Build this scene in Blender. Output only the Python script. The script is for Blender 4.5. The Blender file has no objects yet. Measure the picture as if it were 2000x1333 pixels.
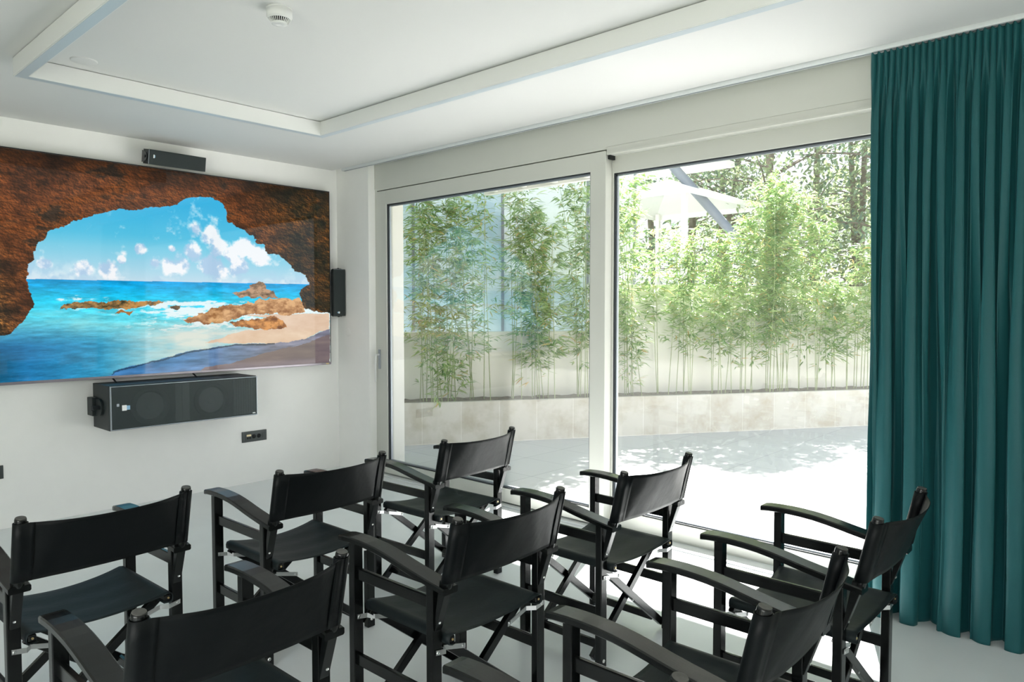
import bpy, bmesh, math, random
import numpy as np
from mathutils import Vector, Matrix

SC = bpy.context.scene
COL = SC.collection
PI = math.pi

# ------------------------------------------------------------------ camera
CAM_H = 1.5377
cam_data = bpy.data.cameras.new('camera')
cam_data.sensor_width = 36.0
cam_data.lens = 1413.0 / 2000.0 * 36.0
cam_data.clip_start = 0.05
cam_data.clip_end = 300
cam = bpy.data.objects.new('camera', cam_data)
COL.objects.link(cam)
_y, _p = math.radians(-47.4128), math.radians(-2.5041)
F = Vector((-math.sin(_y) * math.cos(_p), math.cos(_y) * math.cos(_p), math.sin(_p)))
RT = Vector((math.cos(_y), math.sin(_y), 0))
UP = RT.cross(F)
_m = Matrix((RT, UP, -F)).transposed().to_4x4()
_m.translation = Vector((0, 0, CAM_H))
cam.matrix_world = _m
SC.camera = cam

# ------------------------------------------------------------------ world, sun, exposure
SKY_STRENGTH = 1.6
SUN_STRENGTH = 40.0
EXPOSURE = 0.20
SIDE_POWER = 92.0
SC.view_settings.view_transform = 'Standard'
SC.view_settings.look = 'None'
SC.view_settings.gamma = 1.0
SC.view_settings.use_curve_mapping = False
SC.view_settings.exposure = EXPOSURE

world = bpy.data.worlds.new('sky')
SC.world = world
world.use_nodes = True
wn, wl = world.node_tree.nodes, world.node_tree.links
wn.clear()
wo = wn.new('ShaderNodeOutputWorld'); wb = wn.new('ShaderNodeBackground')
wt = wn.new('ShaderNodeTexCoord'); ws = wn.new('ShaderNodeSeparateXYZ'); wr = wn.new('ShaderNodeValToRGB')
wl.new(wt.outputs['Generated'], ws.inputs[0]); wl.new(ws.outputs['Z'], wr.inputs[0])
wr.color_ramp.elements[0].position = 0.0; wr.color_ramp.elements[0].color = (0.92, 0.96, 1.0, 1)
wr.color_ramp.elements[1].position = 0.7; wr.color_ramp.elements[1].color = (0.72, 0.86, 1.0, 1)
wl.new(wr.outputs[0], wb.inputs[0]); wb.inputs[1].default_value = SKY_STRENGTH
wl.new(wb.outputs[0], wo.inputs[0])

sun_d = bpy.data.lights.new('sun', 'SUN')
sun_d.energy = SUN_STRENGTH; sun_d.angle = math.radians(0.6); sun_d.color = (1.0, 0.965, 0.925)
sun = bpy.data.objects.new('sun', sun_d); COL.objects.link(sun)
_el = math.radians(47.4)
SUN_TO = Vector((0.931 * math.cos(_el), 0.365 * math.cos(_el), math.sin(_el))).normalized()
sun.location = (12, 6, 14)
sun.rotation_euler = SUN_TO.to_track_quat('Z', 'Y').to_euler()

def portal(name, loc, rot, sx, sy):
    d = bpy.data.lights.new(name, 'AREA'); d.shape = 'RECTANGLE'; d.size = sx; d.size_y = sy
    d.cycles.is_portal = True
    o = bpy.data.objects.new(name, d); o.location = loc; o.rotation_euler = rot; COL.objects.link(o)
def daylight(name, loc, rot, sx, sy, power, col):  # area lamp, used only for the added side fill
    d = bpy.data.lights.new(name, 'AREA'); d.shape = 'RECTANGLE'; d.size = sx; d.size_y = sy; d.energy = power; d.color = col
    o = bpy.data.objects.new(name, d); o.location = loc; o.rotation_euler = rot; COL.objects.link(o)
# fill lamp behind an added, unseen left-wall opening, to brighten the room
daylight('side_fill_light', (-2.42, .2, 1.4), (0, math.radians(-90), 0), 2.3, 2.7, SIDE_POWER, (1.0, 1.0, .96))
portal('window_portal', (4.30, 2.9, 1.3), (0, math.radians(90), 0), 2.5, 5.2)
try:
    c = SC.cycles
    c.use_denoising = True
    c.max_bounces = 14; c.diffuse_bounces = 9; c.glossy_bounces = 5; c.transparent_max_bounces = 24
    c.transmission_bounces = 8
    c.caustics_reflective = False; c.caustics_refractive = False
    c.sample_clamp_indirect = 8.0
except Exception:
    pass

# ------------------------------------------------------------------ materials
def new_mat(name):
    m = bpy.data.materials.new(name); m.use_nodes = True
    return m, m.node_tree.nodes, m.node_tree.links, m.node_tree.nodes['Principled BSDF']

def mat(name, col, rough=0.5, metal=0.0, spec=0.5, noise=0.0, nscale=8.0, bump=0.0, bscale=60.0, sheen=0.0, coat=0.0, col2=None, stretch=(1, 1, 1)):
    m, n, l, b = new_mat(name)
    b.inputs['Base Color'].default_value = (*col, 1)
    b.inputs['Roughness'].default_value = rough
    b.inputs['Metallic'].default_value = metal
    b.inputs['Specular IOR Level'].default_value = spec
    b.inputs['Sheen Weight'].default_value = sheen
    b.inputs['Coat Weight'].default_value = coat
    tc = n.new('ShaderNodeTexCoord'); mp = n.new('ShaderNodeMapping')
    mp.inputs['Scale'].default_value = stretch
    l.new(tc.outputs['Object'], mp.inputs[0])
    if noise or col2:
        t = n.new('ShaderNodeTexNoise'); t.inputs['Scale'].default_value = nscale; t.inputs['Detail'].default_value = 5
        l.new(mp.outputs[0], t.inputs['Vector'])
        r = n.new('ShaderNodeValToRGB')
        r.color_ramp.elements[0].position = .3; r.color_ramp.elements[1].position = .7
        a = col2 if col2 else tuple(c * (1 - noise) for c in col)
        r.color_ramp.elements[0].color = (*a, 1)
        r.color_ramp.elements[1].color = (*(col if col2 else tuple(min(1, c * (1 + noise)) for c in col)), 1)
        l.new(t.outputs[0], r.inputs[0]); l.new(r.outputs[0], b.inputs['Base Color'])
    if bump:
        t2 = n.new('ShaderNodeTexNoise'); t2.inputs['Scale'].default_value = bscale; t2.inputs['Detail'].default_value = 4
        l.new(mp.outputs[0], t2.inputs['Vector'])
        bp = n.new('ShaderNodeBump'); bp.inputs['Strength'].default_value = bump; bp.inputs['Distance'].default_value = 0.002
        l.new(t2.outputs[0], bp.inputs['Height']); l.new(bp.outputs[0], b.inputs['Normal'])
    return m

M = {}
M['wall'] = mat('wall_paint', (.885, .88, .86), .75, noise=.01, bump=.15, bscale=180)
M['ceiling'] = mat('ceiling_paint', (.69, .69, .675), .8, bump=.1, bscale=160)
M['floor'] = mat('resin_floor', (.74, .775, .79), .27, noise=.025, nscale=3, bump=.12, bscale=90)
M['frame'] = mat('window_lacquer', (.57, .575, .53), .38)
M['frame_light'] = mat('reveal_paint', (.80, .80, .76), .6)
M['profile'] = mat('anodised_profile', (.72, .75, .76), .35)
M['rubber'] = mat('gasket_rubber', (.02, .025, .03), .5)
M['alu'] = mat('spacer_metal', (.35, .38, .42), .4, metal=.7)
M['steel'] = mat('brushed_steel', (.72, .73, .73), .32, metal=1.0)
M['white_plastic'] = mat('white_plastic', (.74, .745, .73), .4)
M['dark_slot'] = mat('dark_slot', (.01, .012, .012), .8)
M['spk'] = mat('speaker_cabinet', (.010, .017, .018), .5, bump=.3, bscale=400)
M['grille'] = mat('speaker_grille', (.012, .020, .021), .6, bump=.8, bscale=700)
M['cone'] = mat('speaker_cone', (.15, .18, .185), .3)
M['badge_white'] = mat('badge_white', (.85, .85, .85), .3)
M['badge_blue'] = mat('badge_blue', (.25, .45, .65), .3)
M['brass'] = mat('brass', (.75, .58, .30), .35, metal=1.0)
M['socket'] = mat('socket_plastic', (.045, .055, .055), .4)
M['bezel'] = mat('tv_bezel', (.012, .014, .016), .3)
M['bezel_low'] = mat('tv_lower_bezel', (.33, .30, .34), .3, metal=.8)
M['concrete'] = mat('cast_planter_slab', (.66, .62, .54), .85, noise=.06, nscale=3.5, bump=.4, bscale=40)
M['render'] = mat('garden_render', (.80, .78, .72), .9, noise=.04, nscale=2, bump=.3, bscale=50)
M['facade'] = mat('facade_render', (.80, .79, .75), .9)
M['soil'] = mat('soil', (.17, .14, .11), .95, noise=.4, nscale=20, bump=1, bscale=30)
M['ground'] = mat('far_ground', (.20, .22, .12), .95, noise=.3, nscale=1)
M['bark'] = mat('bark', (.16, .13, .10), .9, noise=.35, nscale=9)
M['grey_pole'] = mat('grey_pole', (.17, .19, .23), .5)
M['canvas_white'] = mat('white_canvas', (.85, .85, .83), .8)

def wood_mat():
    m, n, l, b = new_mat('black_lacquered_wood')
    tc = n.new('ShaderNodeTexCoord'); mp = n.new('ShaderNodeMapping'); mp.inputs['Scale'].default_value = (14, 1.4, 14)
    l.new(tc.outputs['Object'], mp.inputs[0])
    t = n.new('ShaderNodeTexNoise'); t.inputs['Scale'].default_value = 9; t.inputs['Detail'].default_value = 6; t.inputs['Roughness'].default_value = .65
    l.new(mp.outputs[0], t.inputs['Vector'])
    r = n.new('ShaderNodeValToRGB')
    r.color_ramp.elements[0].position = .35; r.color_ramp.elements[0].color = (.0020, .0026, .0026, 1)
    r.color_ramp.elements[1].position = .75; r.color_ramp.elements[1].color = (.006, .0075, .0075, 1)
    l.new(t.outputs[0], r.inputs[0]); l.new(r.outputs[0], b.inputs['Base Color'])
    r2 = n.new('ShaderNodeMapRange'); r2.inputs[3].default_value = .12; r2.inputs[4].default_value = .30; b.inputs['Specular IOR Level'].default_value = .42
    l.new(t.outputs[0], r2.inputs[0]); l.new(r2.outputs[0], b.inputs['Roughness'])
    bp = n.new('ShaderNodeBump'); bp.inputs['Strength'].default_value = .25; bp.inputs['Distance'].default_value = .001
    l.new(t.outputs[0], bp.inputs['Height']); l.new(bp.outputs[0], b.inputs['Normal'])
    return m
M['wood'] = wood_mat()
M['endgrain'] = mat('worn_post_end', (.075, .072, .066), .45, noise=.3, nscale=60)

def fabric_mat(name, col, transl, sheen, rough=.75, weave=900, spec=.3):
    m, n, l, b = new_mat(name)
    b.inputs['Base Color'].default_value = (*col, 1); b.inputs['Roughness'].default_value = rough
    b.inputs['Specular IOR Level'].default_value = spec; b.inputs['Sheen Weight'].default_value = sheen; b.inputs['Sheen Roughness'].default_value = .4
    tc = n.new('ShaderNodeTexCoord'); t = n.new('ShaderNodeTexNoise'); t.inputs['Scale'].default_value = weave; t.inputs['Detail'].default_value = 2
    l.new(tc.outputs['Object'], t.inputs['Vector'])
    t3 = n.new('ShaderNodeTexNoise'); t3.inputs['Scale'].default_value = 9; t3.inputs['Detail'].default_value = 3
    l.new(tc.outputs['Object'], t3.inputs['Vector'])
    b1 = n.new('ShaderNodeBump'); b1.inputs['Strength'].default_value = .35; b1.inputs['Distance'].default_value = .0008
    b2 = n.new('ShaderNodeBump'); b2.inputs['Strength'].default_value = .35; b2.inputs['Distance'].default_value = .012
    l.new(t.outputs[0], b1.inputs['Height']); l.new(t3.outputs[0], b2.inputs['Height'])
    l.new(b1.outputs[0], b2.inputs['Normal']); l.new(b2.outputs[0], b.inputs['Normal'])
    if transl:
        tr = n.new('ShaderNodeBsdfTranslucent'); tr.inputs[0].default_value = (.11, .112, .108, 1)
        mx = n.new('ShaderNodeMixShader'); mx.inputs[0].default_value = transl
        out = n['Material Output']
        l.new(b.outputs[0], mx.inputs[1]); l.new(tr.outputs[0], mx.inputs[2]); l.new(mx.outputs[0], out.inputs['Surface'])
    return m
M['fabric'] = fabric_mat('black_canvas', (.0022, .0036, .0042), .02, .0, rough=.45, spec=.18)
M['seat_canvas_lit'] = fabric_mat('black_canvas_lit', (.009, .0145, .016), .02, .0, rough=.5, spec=.22)  # same cloth as the backs, lighter colour stands for light on upturned seats
M['curtain'] = fabric_mat('teal_satin_curtain', (.012, .086, .094), 0, .03, rough=.5, weave=500, spec=.22)

def glass_mat():
    m, n, l, b = new_mat('window_glass')
    out = n['Material Output']; n.remove(b)
    tr = n.new('ShaderNodeBsdfTransparent'); tr.inputs[0].default_value = (.915, .92, .918, 1)
    gl = n.new('ShaderNodeBsdfGlossy'); gl.inputs['Roughness'].default_value = .01; gl.inputs[0].default_value = (.95, .97, .97, 1)
    lw = n.new('ShaderNodeLayerWeight'); lw.inputs[0].default_value = .5
    pw = n.new('ShaderNodeMath'); pw.operation = 'POWER'; pw.inputs[1].default_value = 4.5
    fr = n.new('ShaderNodeMath'); fr.operation = 'MULTIPLY_ADD'; fr.inputs[1].default_value = .93; fr.inputs[2].default_value = .055
    l.new(lw.outputs['Facing'], pw.inputs[0]); l.new(pw.outputs[0], fr.inputs[0])
    mx = n.new('ShaderNodeMixShader')
    veil = n.new('ShaderNodeBsdfTranslucent'); veil.inputs[0].default_value = (.9, .93, .92, 1)      # translucent share mixed in to lay a hazy veil over the view
    m0 = n.new('ShaderNodeMixShader'); m0.inputs[0].default_value = .010
    l.new(tr.outputs[0], m0.inputs[1]); l.new(veil.outputs[0], m0.inputs[2])
    l.new(fr.outputs[0], mx.inputs[0]); l.new(m0.outputs[0], mx.inputs[1]); l.new(gl.outputs[0], mx.inputs[2])
    l.new(mx.outputs[0], out.inputs['Surface'])
    return m
M['glass'] = glass_mat()

def frosted_mat():
    m, n, l, b = new_mat('frosted_blue_panel')
    b.inputs['Base Color'].default_value = (.42, .55, .63, 1); b.inputs['Roughness'].default_value = .22
    tc = n.new('ShaderNodeTexCoord'); t = n.new('ShaderNodeTexNoise'); t.inputs['Scale'].default_value = 1.3
    r = n.new('ShaderNodeValToRGB')
    r.color_ramp.elements[0].position = .35; r.color_ramp.elements[0].color = (.33, .49, .60, 1)
    r.color_ramp.elements[1].position = .65; r.color_ramp.elements[1].color = (.62, .72, .78, 1)
    l.new(tc.outputs['Object'], t.inputs['Vector']); l.new(t.outputs[0], r.inputs[0]); l.new(r.outputs[0], b.inputs['Base Color'])
    return m
M['frosted'] = frosted_mat()
M['frosted_pale'] = mat('frosted_pale_panel', (.74, .79, .82), .3, noise=.08, nscale=1.5)

def leaf_mat(name, c1, c2, c3, trans=.35):
    m, n, l, b = new_mat(name)
    g = n.new('ShaderNodeNewGeometry'); r = n.new('ShaderNodeValToRGB')
    e = r.color_ramp.elements
    e[0].position = 0; e[0].color = (*c1, 1)
    e[1].position = .9; e[1].color = (*c2, 1)
    x = e.new(1.0); x.color = (*c3, 1)
    l.new(g.outputs['Random Per Island'], r.inputs[0])
    l.new(r.outputs[0], b.inputs['Base Color']); b.inputs['Roughness'].default_value = .30
    tr = n.new('ShaderNodeBsdfTranslucent'); l.new(r.outputs[0], tr.inputs[0])
    mx = n.new('ShaderNodeMixShader'); mx.inputs[0].default_value = trans
    l.new(b.outputs[0], mx.inputs[1]); l.new(tr.outputs[0], mx.inputs[2]); l.new(mx.outputs[0], n['Material Output'].inputs['Surface'])
    return m
M['bamboo_leaf'] = leaf_mat('bamboo_leaf', (.15, .32, .09), (.56, .68, .30), (.80, .48, .18), .50)
M['bamboo_stem'] = mat('bamboo_stem', (.33, .38, .19), .45, noise=.3, nscale=5)
M['tree_leaf'] = leaf_mat('tree_leaf', (.14, .20, .10), (.38, .46, .24), (.45, .45, .25), .4)
M['dark_leaf'] = leaf_mat('dark_leaf', (.08, .14, .10), (.22, .32, .18), (.3, .38, .2), .3)

def terrace_mat():
    m, n, l, b = new_mat('terrace_tiles')
    tc = n.new('ShaderNodeTexCoord'); mp = n.new('ShaderNodeMapping'); mp.inputs['Location'].default_value = (-5.6 % .6, -4.95 % .6, 0)
    br = n.new('ShaderNodeTexBrick'); br.offset = 0.0; br.inputs['Scale'].default_value = 1.0
    br.inputs['Brick Width'].default_value = .6; br.inputs['Row Height'].default_value = .6
    br.inputs['Mortar Size'].default_value = .0022; br.inputs['Mortar Smooth'].default_value = .1
    br.inputs['Color1'].default_value = (.46, .465, .465, 1); br.inputs['Color2'].default_value = (.49, .495, .495, 1)
    br.inputs['Mortar'].default_value = (.16, .17, .18, 1)
    l.new(tc.outputs['Object'], mp.inputs[0]); l.new(mp.outputs[0], br.inputs['Vector'])
    l.new(br.outputs[0], b.inputs['Base Color']); b.inputs['Roughness'].default_value = .6
    return m
M['terrace'] = terrace_mat()

# ------------------------------------------------------------------ geometry helpers
def link_mesh(name, bm, material, parent=None, smooth=False):
    me = bpy.data.meshes.new(name); bm.to_mesh(me); bm.free()
    mats = material if isinstance(material, (list, tuple)) else [material]
    for m_ in mats: me.materials.append(m_)
    if smooth:
        me.polygons.foreach_set('use_smooth', [True] * len(me.polygons))
    o = bpy.data.objects.new(name, me); COL.objects.link(o)
    if parent is not None: o.parent = parent
    return o

def tag(o, label=None, cat=None, group=None, kind=None):
    if label: o['label'] = label
    if cat: o['category'] = cat
    if group: o['group'] = group
    if kind: o['kind'] = kind
    return o

def thing(name, label, cat, loc=(0, 0, 0), rz=0.0, group=None):
    o = bpy.data.objects.new(name, None); COL.objects.link(o)
    o.empty_display_size = .1
    o.location = loc; o.rotation_euler = (0, 0, rz)
    return tag(o, label, cat, group)

def box(bm, x0, x1, y0, y1, z0, z1, bev=0.0, mi=0):
    vs = [bm.verts.new(p) for p in ((x0, y0, z0), (x1, y0, z0), (x1, y1, z0), (x0, y1, z0), (x0, y0, z1), (x1, y0, z1), (x1, y1, z1), (x0, y1, z1))]
    fs = [bm.faces.new([vs[i] for i in f]) for f in ((0, 3, 2, 1), (4, 5, 6, 7), (0, 1, 5, 4), (1, 2, 6, 5), (2, 3, 7, 6), (3, 0, 4, 7))]
    for f in fs: f.material_index = mi
    if bev:
        es = list({e for f in fs for e in f.edges})
        bmesh.ops.bevel(bm, geom=es, offset=bev, segments=2, affect='EDGES', profile=.5)
    return vs

def bar(bm, a, b, w, h, up=(0, 0, 1), bev=0.0):
    """rectangular bar from a to b; w across, h along 'up'"""
    a, b, up = Vector(a), Vector(b), Vector(up)
    d = (b - a).normalized(); s = d.cross(up).normalized(); u = s.cross(d).normalized()
    vs = []
    for p in (a, b):
        for sx, sz in ((-1, -1), (1, -1), (1, 1), (-1, 1)):
            vs.append(bm.verts.new(p + s * (w / 2 * sx) + u * (h / 2 * sz)))
    fs = [bm.faces.new([vs[i] for i in f]) for f in ((3, 2, 1, 0), (4, 5, 6, 7), (0, 1, 5, 4), (1, 2, 6, 5), (2, 3, 7, 6), (3, 0, 4, 7))]
    if bev:
        es = list({e for f in fs for e in f.edges})
        bmesh.ops.bevel(bm, geom=es, offset=bev, segments=2, affect='EDGES', profile=.5)

def tube(bm, pts, rad, n=12, caps=True, mi=0):
    pts = [Vector(p) for p in pts]
    rads = rad if isinstance(rad, (list, tuple)) else [rad] * len(pts)
    rings = []
    ref = None
    for i, p in enumerate(pts):
        d = (pts[min(i + 1, len(pts) - 1)] - pts[max(i - 1, 0)]).normalized()
        if ref is None:
            ref = Vector((1, 0, 0)) if abs(d.x) < .9 else Vector((0, 1, 0))
        s = d.cross(ref).normalized(); u = s.cross(d).normalized()
        ref = u
        rings.append([bm.verts.new(p + (s * math.cos(2 * PI * k / n) + u * math.sin(2 * PI * k / n)) * rads[i]) for k in range(n)])
    for a, b in zip(rings, rings[1:]):
        for k in range(n):
            f = bm.faces.new((a[k], a[(k + 1) % n], b[(k + 1) % n], b[k])); f.material_index = mi; f.smooth = True
    if caps:
        f = bm.faces.new(rings[0]); f.material_index = mi
        f = bm.faces.new(list(reversed(rings[-1]))); f.material_index = mi
    return rings

def prism(bm, poly, x0, x1, axis='x', bev=0.0):
    """extrude polygon (a,b) pairs between x0 and x1 along axis"""
    def P(c, t):
        return {'x': (t, c[0], c[1]), 'y': (c[0], t, c[1]), 'z': (c[0], c[1], t)}[axis]
    A = [bm.verts.new(P(c, x0)) for c in poly]; B = [bm.verts.new(P(c, x1)) for c in poly]
    n = len(poly)
    fs = [bm.faces.new(A), bm.faces.new(list(reversed(B)))]
    for i in range(n):
        fs.append(bm.faces.new((A[i], B[i], B[(i + 1) % n], A[(i + 1) % n])))
    if bev:
        es = list({e for f in fs for e in f.edges})
        bmesh.ops.bevel(bm, geom=es, offset=bev, segments=2, affect='EDGES', profile=.5)
    bmesh.ops.recalc_face_normals(bm, faces=bm.faces[:])

def lathe(bm, prof, n=32, centre=(0, 0, 0), mi=0):
    """profile (r,z) spun about z"""
    c = Vector(centre); rings = []
    for r, z in prof:
        if r < 1e-5: rings.append([bm.verts.new(c + Vector((0, 0, z)))])
        else: rings.append([bm.verts.new(c + Vector((r * math.cos(2 * PI * k / n), r * math.sin(2 * PI * k / n), z))) for k in range(n)])
    for a, b in zip(rings, rings[1:]):
        for k in range(n):
            k2 = (k + 1) % n
            if len(a) == 1 and len(b) == 1: continue
            if len(a) == 1: f = bm.faces.new((a[0], b[k2], b[k]))
            elif len(b) == 1: f = bm.faces.new((a[k], a[k2], b[0]))
            else: f = bm.faces.new((a[k], a[k2], b[k2], b[k]))
            f.material_index = mi; f.smooth = True
    bmesh.ops.recalc_face_normals(bm, faces=bm.faces[:])

def struct_box(name, *b, m='wall', bev=0.0):
    bm = bmesh.new(); box(bm, *b, bev=bev)
    return tag(link_mesh(name, bm, M[m]), kind='structure')

def text_mesh(name, s, size, material, parent, mw, depth=.0006):
    cu = bpy.data.curves.new(name, 'FONT'); cu.body = s; cu.size = size; cu.extrude = depth
    cu.align_x = 'CENTER'; cu.align_y = 'CENTER'
    to = bpy.data.objects.new(name, cu); COL.objects.link(to)
    bpy.context.view_layer.update()
    me = bpy.data.meshes.new_from_object(to)
    bpy.data.objects.remove(to)
    o = bpy.data.objects.new(name, me); me.materials.clear(); me.materials.append(material)
    COL.objects.link(o); o.parent = parent; o.matrix_local = mw
    return o

W, D, ZC = 4.037, 6.012, 2.868
WF, WG = 4.107, 4.186       # sash front plane, fixed frame front plane

TV_EMIT = .95
WX1, WX2, WXB, LGX, LGZ = 2.146, 2.613, 2.385, 1.970, .817
PANELS = [(-4.4, -3.2, 1.1, 2.0, 'frosted'), (-4.4, -3.2, 2.0, 6.6, 'frosted'), (-3.2, -1.96, 1.1, 2.0, 'frosted'), (-3.2, -1.96, 2.0, 6.6, 'frosted'),
          (-1.96, -.77, 1.1, 2.0, 'frosted'), (-1.96, -.77, 2.0, 6.6, 'frosted'), (-.77, .43, 1.1, 2.0, 'frosted'), (-.77, .43, 2.0, 6.6, 'frosted_pale'), (.43, 1.12, 1.1, 6.6, 'frosted_pale')]
PPOSTS = [-4.4, -3.2, -1.96, -.77, .43, 1.12]
PCAN = (12.2, 7.15, 3.55)
POLE = [(11.0, 7.1, 4.75), (11.55, 5.95, 3.25), (11.85, 5.3, 2.4)]
# s along the planter, offset from its front, height, culms, leaf density, spread, first leaf height, label
BAMBOO = [
 (-2.45, .30, 2.4, 6, 1.2, .30, .4, 'bamboo plant hidden mostly behind the white pier at the left end of the planter'),
 (-2.00, .34, 2.6, 7, 1.4, .22, .4, 'thin pale bamboo plant nearest the white pier, first from the left in the sliding door'),
 (-1.66, .24, 2.55, 8, 1.5, .20, .10, 'bamboo plant with a low dark tuft of leaves hanging just above the planter edge'),
 (-1.28, .32, 2.75, 7, 1.2, .20, .5, 'bamboo plant with bare green canes in front of the low cream wall'),
 (-.93, .34, 2.75, 6, 1.2, .20, .7, 'bamboo plant in front of the grey post between two frosted panels'),
 (-.52, .26, 2.3, 10, 1.9, .20, .25, 'dense dark green bamboo plant in the middle of the right half of the sliding door'),
 (-.10, .34, 2.8, 8, 1.4, .22, .35, 'bamboo plant last on the right in the sliding door, beside the door stile'),
 (.34, .30, 2.55, 6, 1.0, .20, .5, 'bamboo plant hidden partly behind the meeting stile of the two windows'),
 (.72, .28, 2.85, 9, 1.3, .20, .12, 'bamboo plant first from the left in the fixed window, leafy down to the soil'),
 (1.08, .34, 2.1, 6, 1.1, .20, .75, 'lower bamboo plant below the white canopy roof, second in the fixed window'),
 (1.45, .28, 2.25, 8, 1.35, .20, .5, 'bamboo plant with clear canes below the leaning grey pole'),
 (1.85, .34, 2.2, 9, 1.45, .20, .3, 'bamboo plant with brownish dense canes, left of the tallest group'),
 (2.20, .26, 2.5, 9, 1.5, .20, .45, 'bright sunlit bamboo plant forming the left side of the tallest group'),
 (2.52, .34, 2.75, 8, 1.5, .18, .5, 'bamboo plant in the heart of the tallest sunlit group'),
 (2.88, .28, 2.85, 8, 1.5, .18, .55, 'tallest sunlit bamboo plant, top reaching the window head'),
 (3.22, .34, 2.75, 8, 1.4, .18, .45, 'tall bamboo plant right of the tallest group, next to the dip in the hedge'),
 (3.62, .28, 1.6, 8, 1.4, .22, .4, 'short bamboo plant in the dip of the hedge'),
 (4.02, .34, 2.2, 7, 1.3, .20, .4, 'bamboo plant beside the edge of the teal curtain'),
 (4.42, .30, 2.7, 8, 1.2, .22, .4, 'bamboo plant half hidden behind the teal curtain'),
]
TREES = []
_dirs = [(11.6, 12.0, 6.8), (13.2, 10.6, 7.2), (16.6, 9.3, 7.6), (15.0, 7.6, 7.0), (14.2, 5.8, 7.6), (15.6, 4.6, 7.2), (14.4, 3.2, 7.0), (18, 6.6, 9.0), (18.5, 3.8, 9.2), (17.5, 10.5, 9.0), (17.8, 1.2, 8.5)]
_lab = ['tree far left beyond the garden, mostly behind the frosted screen', 'tree beyond the right edge of the frosted screen', 'tree behind the white canopy roof', 'tree above the leaning grey pole', 'tree right of the leaning pole with open branches',
        'thin-trunked tree above the left part of the tallest bamboo', 'light green tree at the top right beside the curtain', 'tall back-row tree behind the leaning pole', 'tall back-row tree behind the thin-trunked tree', 'tall back-row tree behind the canopy', 'back-row tree at the far right behind the curtain edge']
for i, ((x, y, h), lb) in enumerate(zip(_dirs, _lab)):
    TREES.append(('garden_tree', lb, 500 + i, (x, y, -.15), h, 1.9 if i < 7 else 2.4, 5200 if i < 7 else 3600, .10 if i < 7 else .16, M['tree_leaf'] if i % 3 else M['dark_leaf'], 2 if i < 7 else 1, .12))

# ================================================================== the room shell
struct_box('floor', -2.2, 4.107, -2.6, D + .2, -.12, 0, m='floor')
bm = bmesh.new()
box(bm, -2.2, 3.985, -2.6, D + .2, ZC, ZC + .15)
box(bm, 3.985, 4.45, -2.6, D + .2, ZC + .03, ZC + .15)
tag(link_mesh('ceiling', bm, M['ceiling']), kind='structure')
struct_box('wall_screen', -2.2, 4.45, D, D + .2, 0, ZC + .03)
bm = bmesh.new()
box(bm, -2.35, -2.2, 1.6, D + .2, -.12, ZC + .15); box(bm, -2.35, -2.2, -2.6, -1.2, -.12, ZC + .15)
box(bm, -2.35, -2.2, -1.2, 1.6, -.12, .2); box(bm, -2.35, -2.2, -1.2, 1.6, 2.6, ZC + .15)
tag(link_mesh('wall_left', bm, M['wall']), kind='structure')
bm = bmesh.new()
box(bm, -2.31, -2.25, -1.2, 1.6, .2, .27); box(bm, -2.31, -2.25, -1.2, 1.6, 2.53, 2.6)
for y in (-1.2, .165, 1.53): box(bm, -2.31, -2.25, y, y + .07, .27, 2.53)
tag(link_mesh('added_side_window', bm, M['frame']), kind='structure')  # unseen window added to go with the side fill lamp
struct_box('wall_back', -2.35, 4.45, -2.75, -2.6, -.12, ZC + .15)
# window wall: pier next to the screen wall, lintel, pier behind the curtain
bm = bmesh.new()
box(bm, W, 4.435, 5.505, D, 0, ZC + .03)
box(bm, W, 4.45, -2.6, .18, 0, ZC + .03)
tag(link_mesh('wall_window', bm, M['wall']), kind='structure')
bm = bmesh.new()
box(bm, WF, 4.45, .18, 5.505, 2.645, ZC + .03)
tag(link_mesh('wall_lintel', bm, M['frame']), kind='structure')
# outside skin of the pier (white render reveal seen through the sash)
struct_box('trim_1', 4.20, 4.425, 5.482, 5.505, -.02, 2.645, m='facade')
# curtain rail profile along the ceiling edge
bm = bmesh.new()
box(bm, 3.990, 4.034, -1.2, 5.86, 2.846, 2.897, bev=.002)
rail = link_mesh('curtain_rail', bm, M['profile'])
tag(rail, 'long white aluminium curtain rail along the ceiling edge over the window wall', 'curtain rail')
bm = bmesh.new(); box(bm, 4.004, 4.020, -1.2, 5.84, 2.8445, 2.8465)
link_mesh('rail_groove', bm, M['alu'], rail)
# floor threshold
struct_box('trim_2', 4.060, 4.186, .18, 5.505, .0, .010, m='profile', bev=.002)

# ---- window 1: the sliding sash (left), window 2: fixed pane (right)
def ring(bm, x0, x1, y0, y1, z0, z1, wl, wr, wt, wb, bev=.004):
    """frame in the y-z plane. y1 is the far (left in view) side"""
    box(bm, x0, x1, y1 - wl, y1, z0, z1, bev=bev)
    box(bm, x0, x1, y0, y0 + wr, z0, z1, bev=bev)
    box(bm, x0 + .0005, x1 - .0005, y0 + wr - .003, y1 - wl + .003, z1 - wt, z1, bev=bev)
    box(bm, x0 + .0005, x1 - .0005, y0 + wr - .003, y1 - wl + .003, z0, z0 + wb, bev=bev)

def gasket(bm, x0, x1, y0, y1, z0, z1, t):
    box(bm, x0, x1, y1 - t, y1, z0, z1); box(bm, x0, x1, y0, y0 + t, z0, z1)
    box(bm, x0, x1, y0, y1, z1 - t, z1); box(bm, x0, x1, y0, y1, z0, z0 + t)

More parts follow.
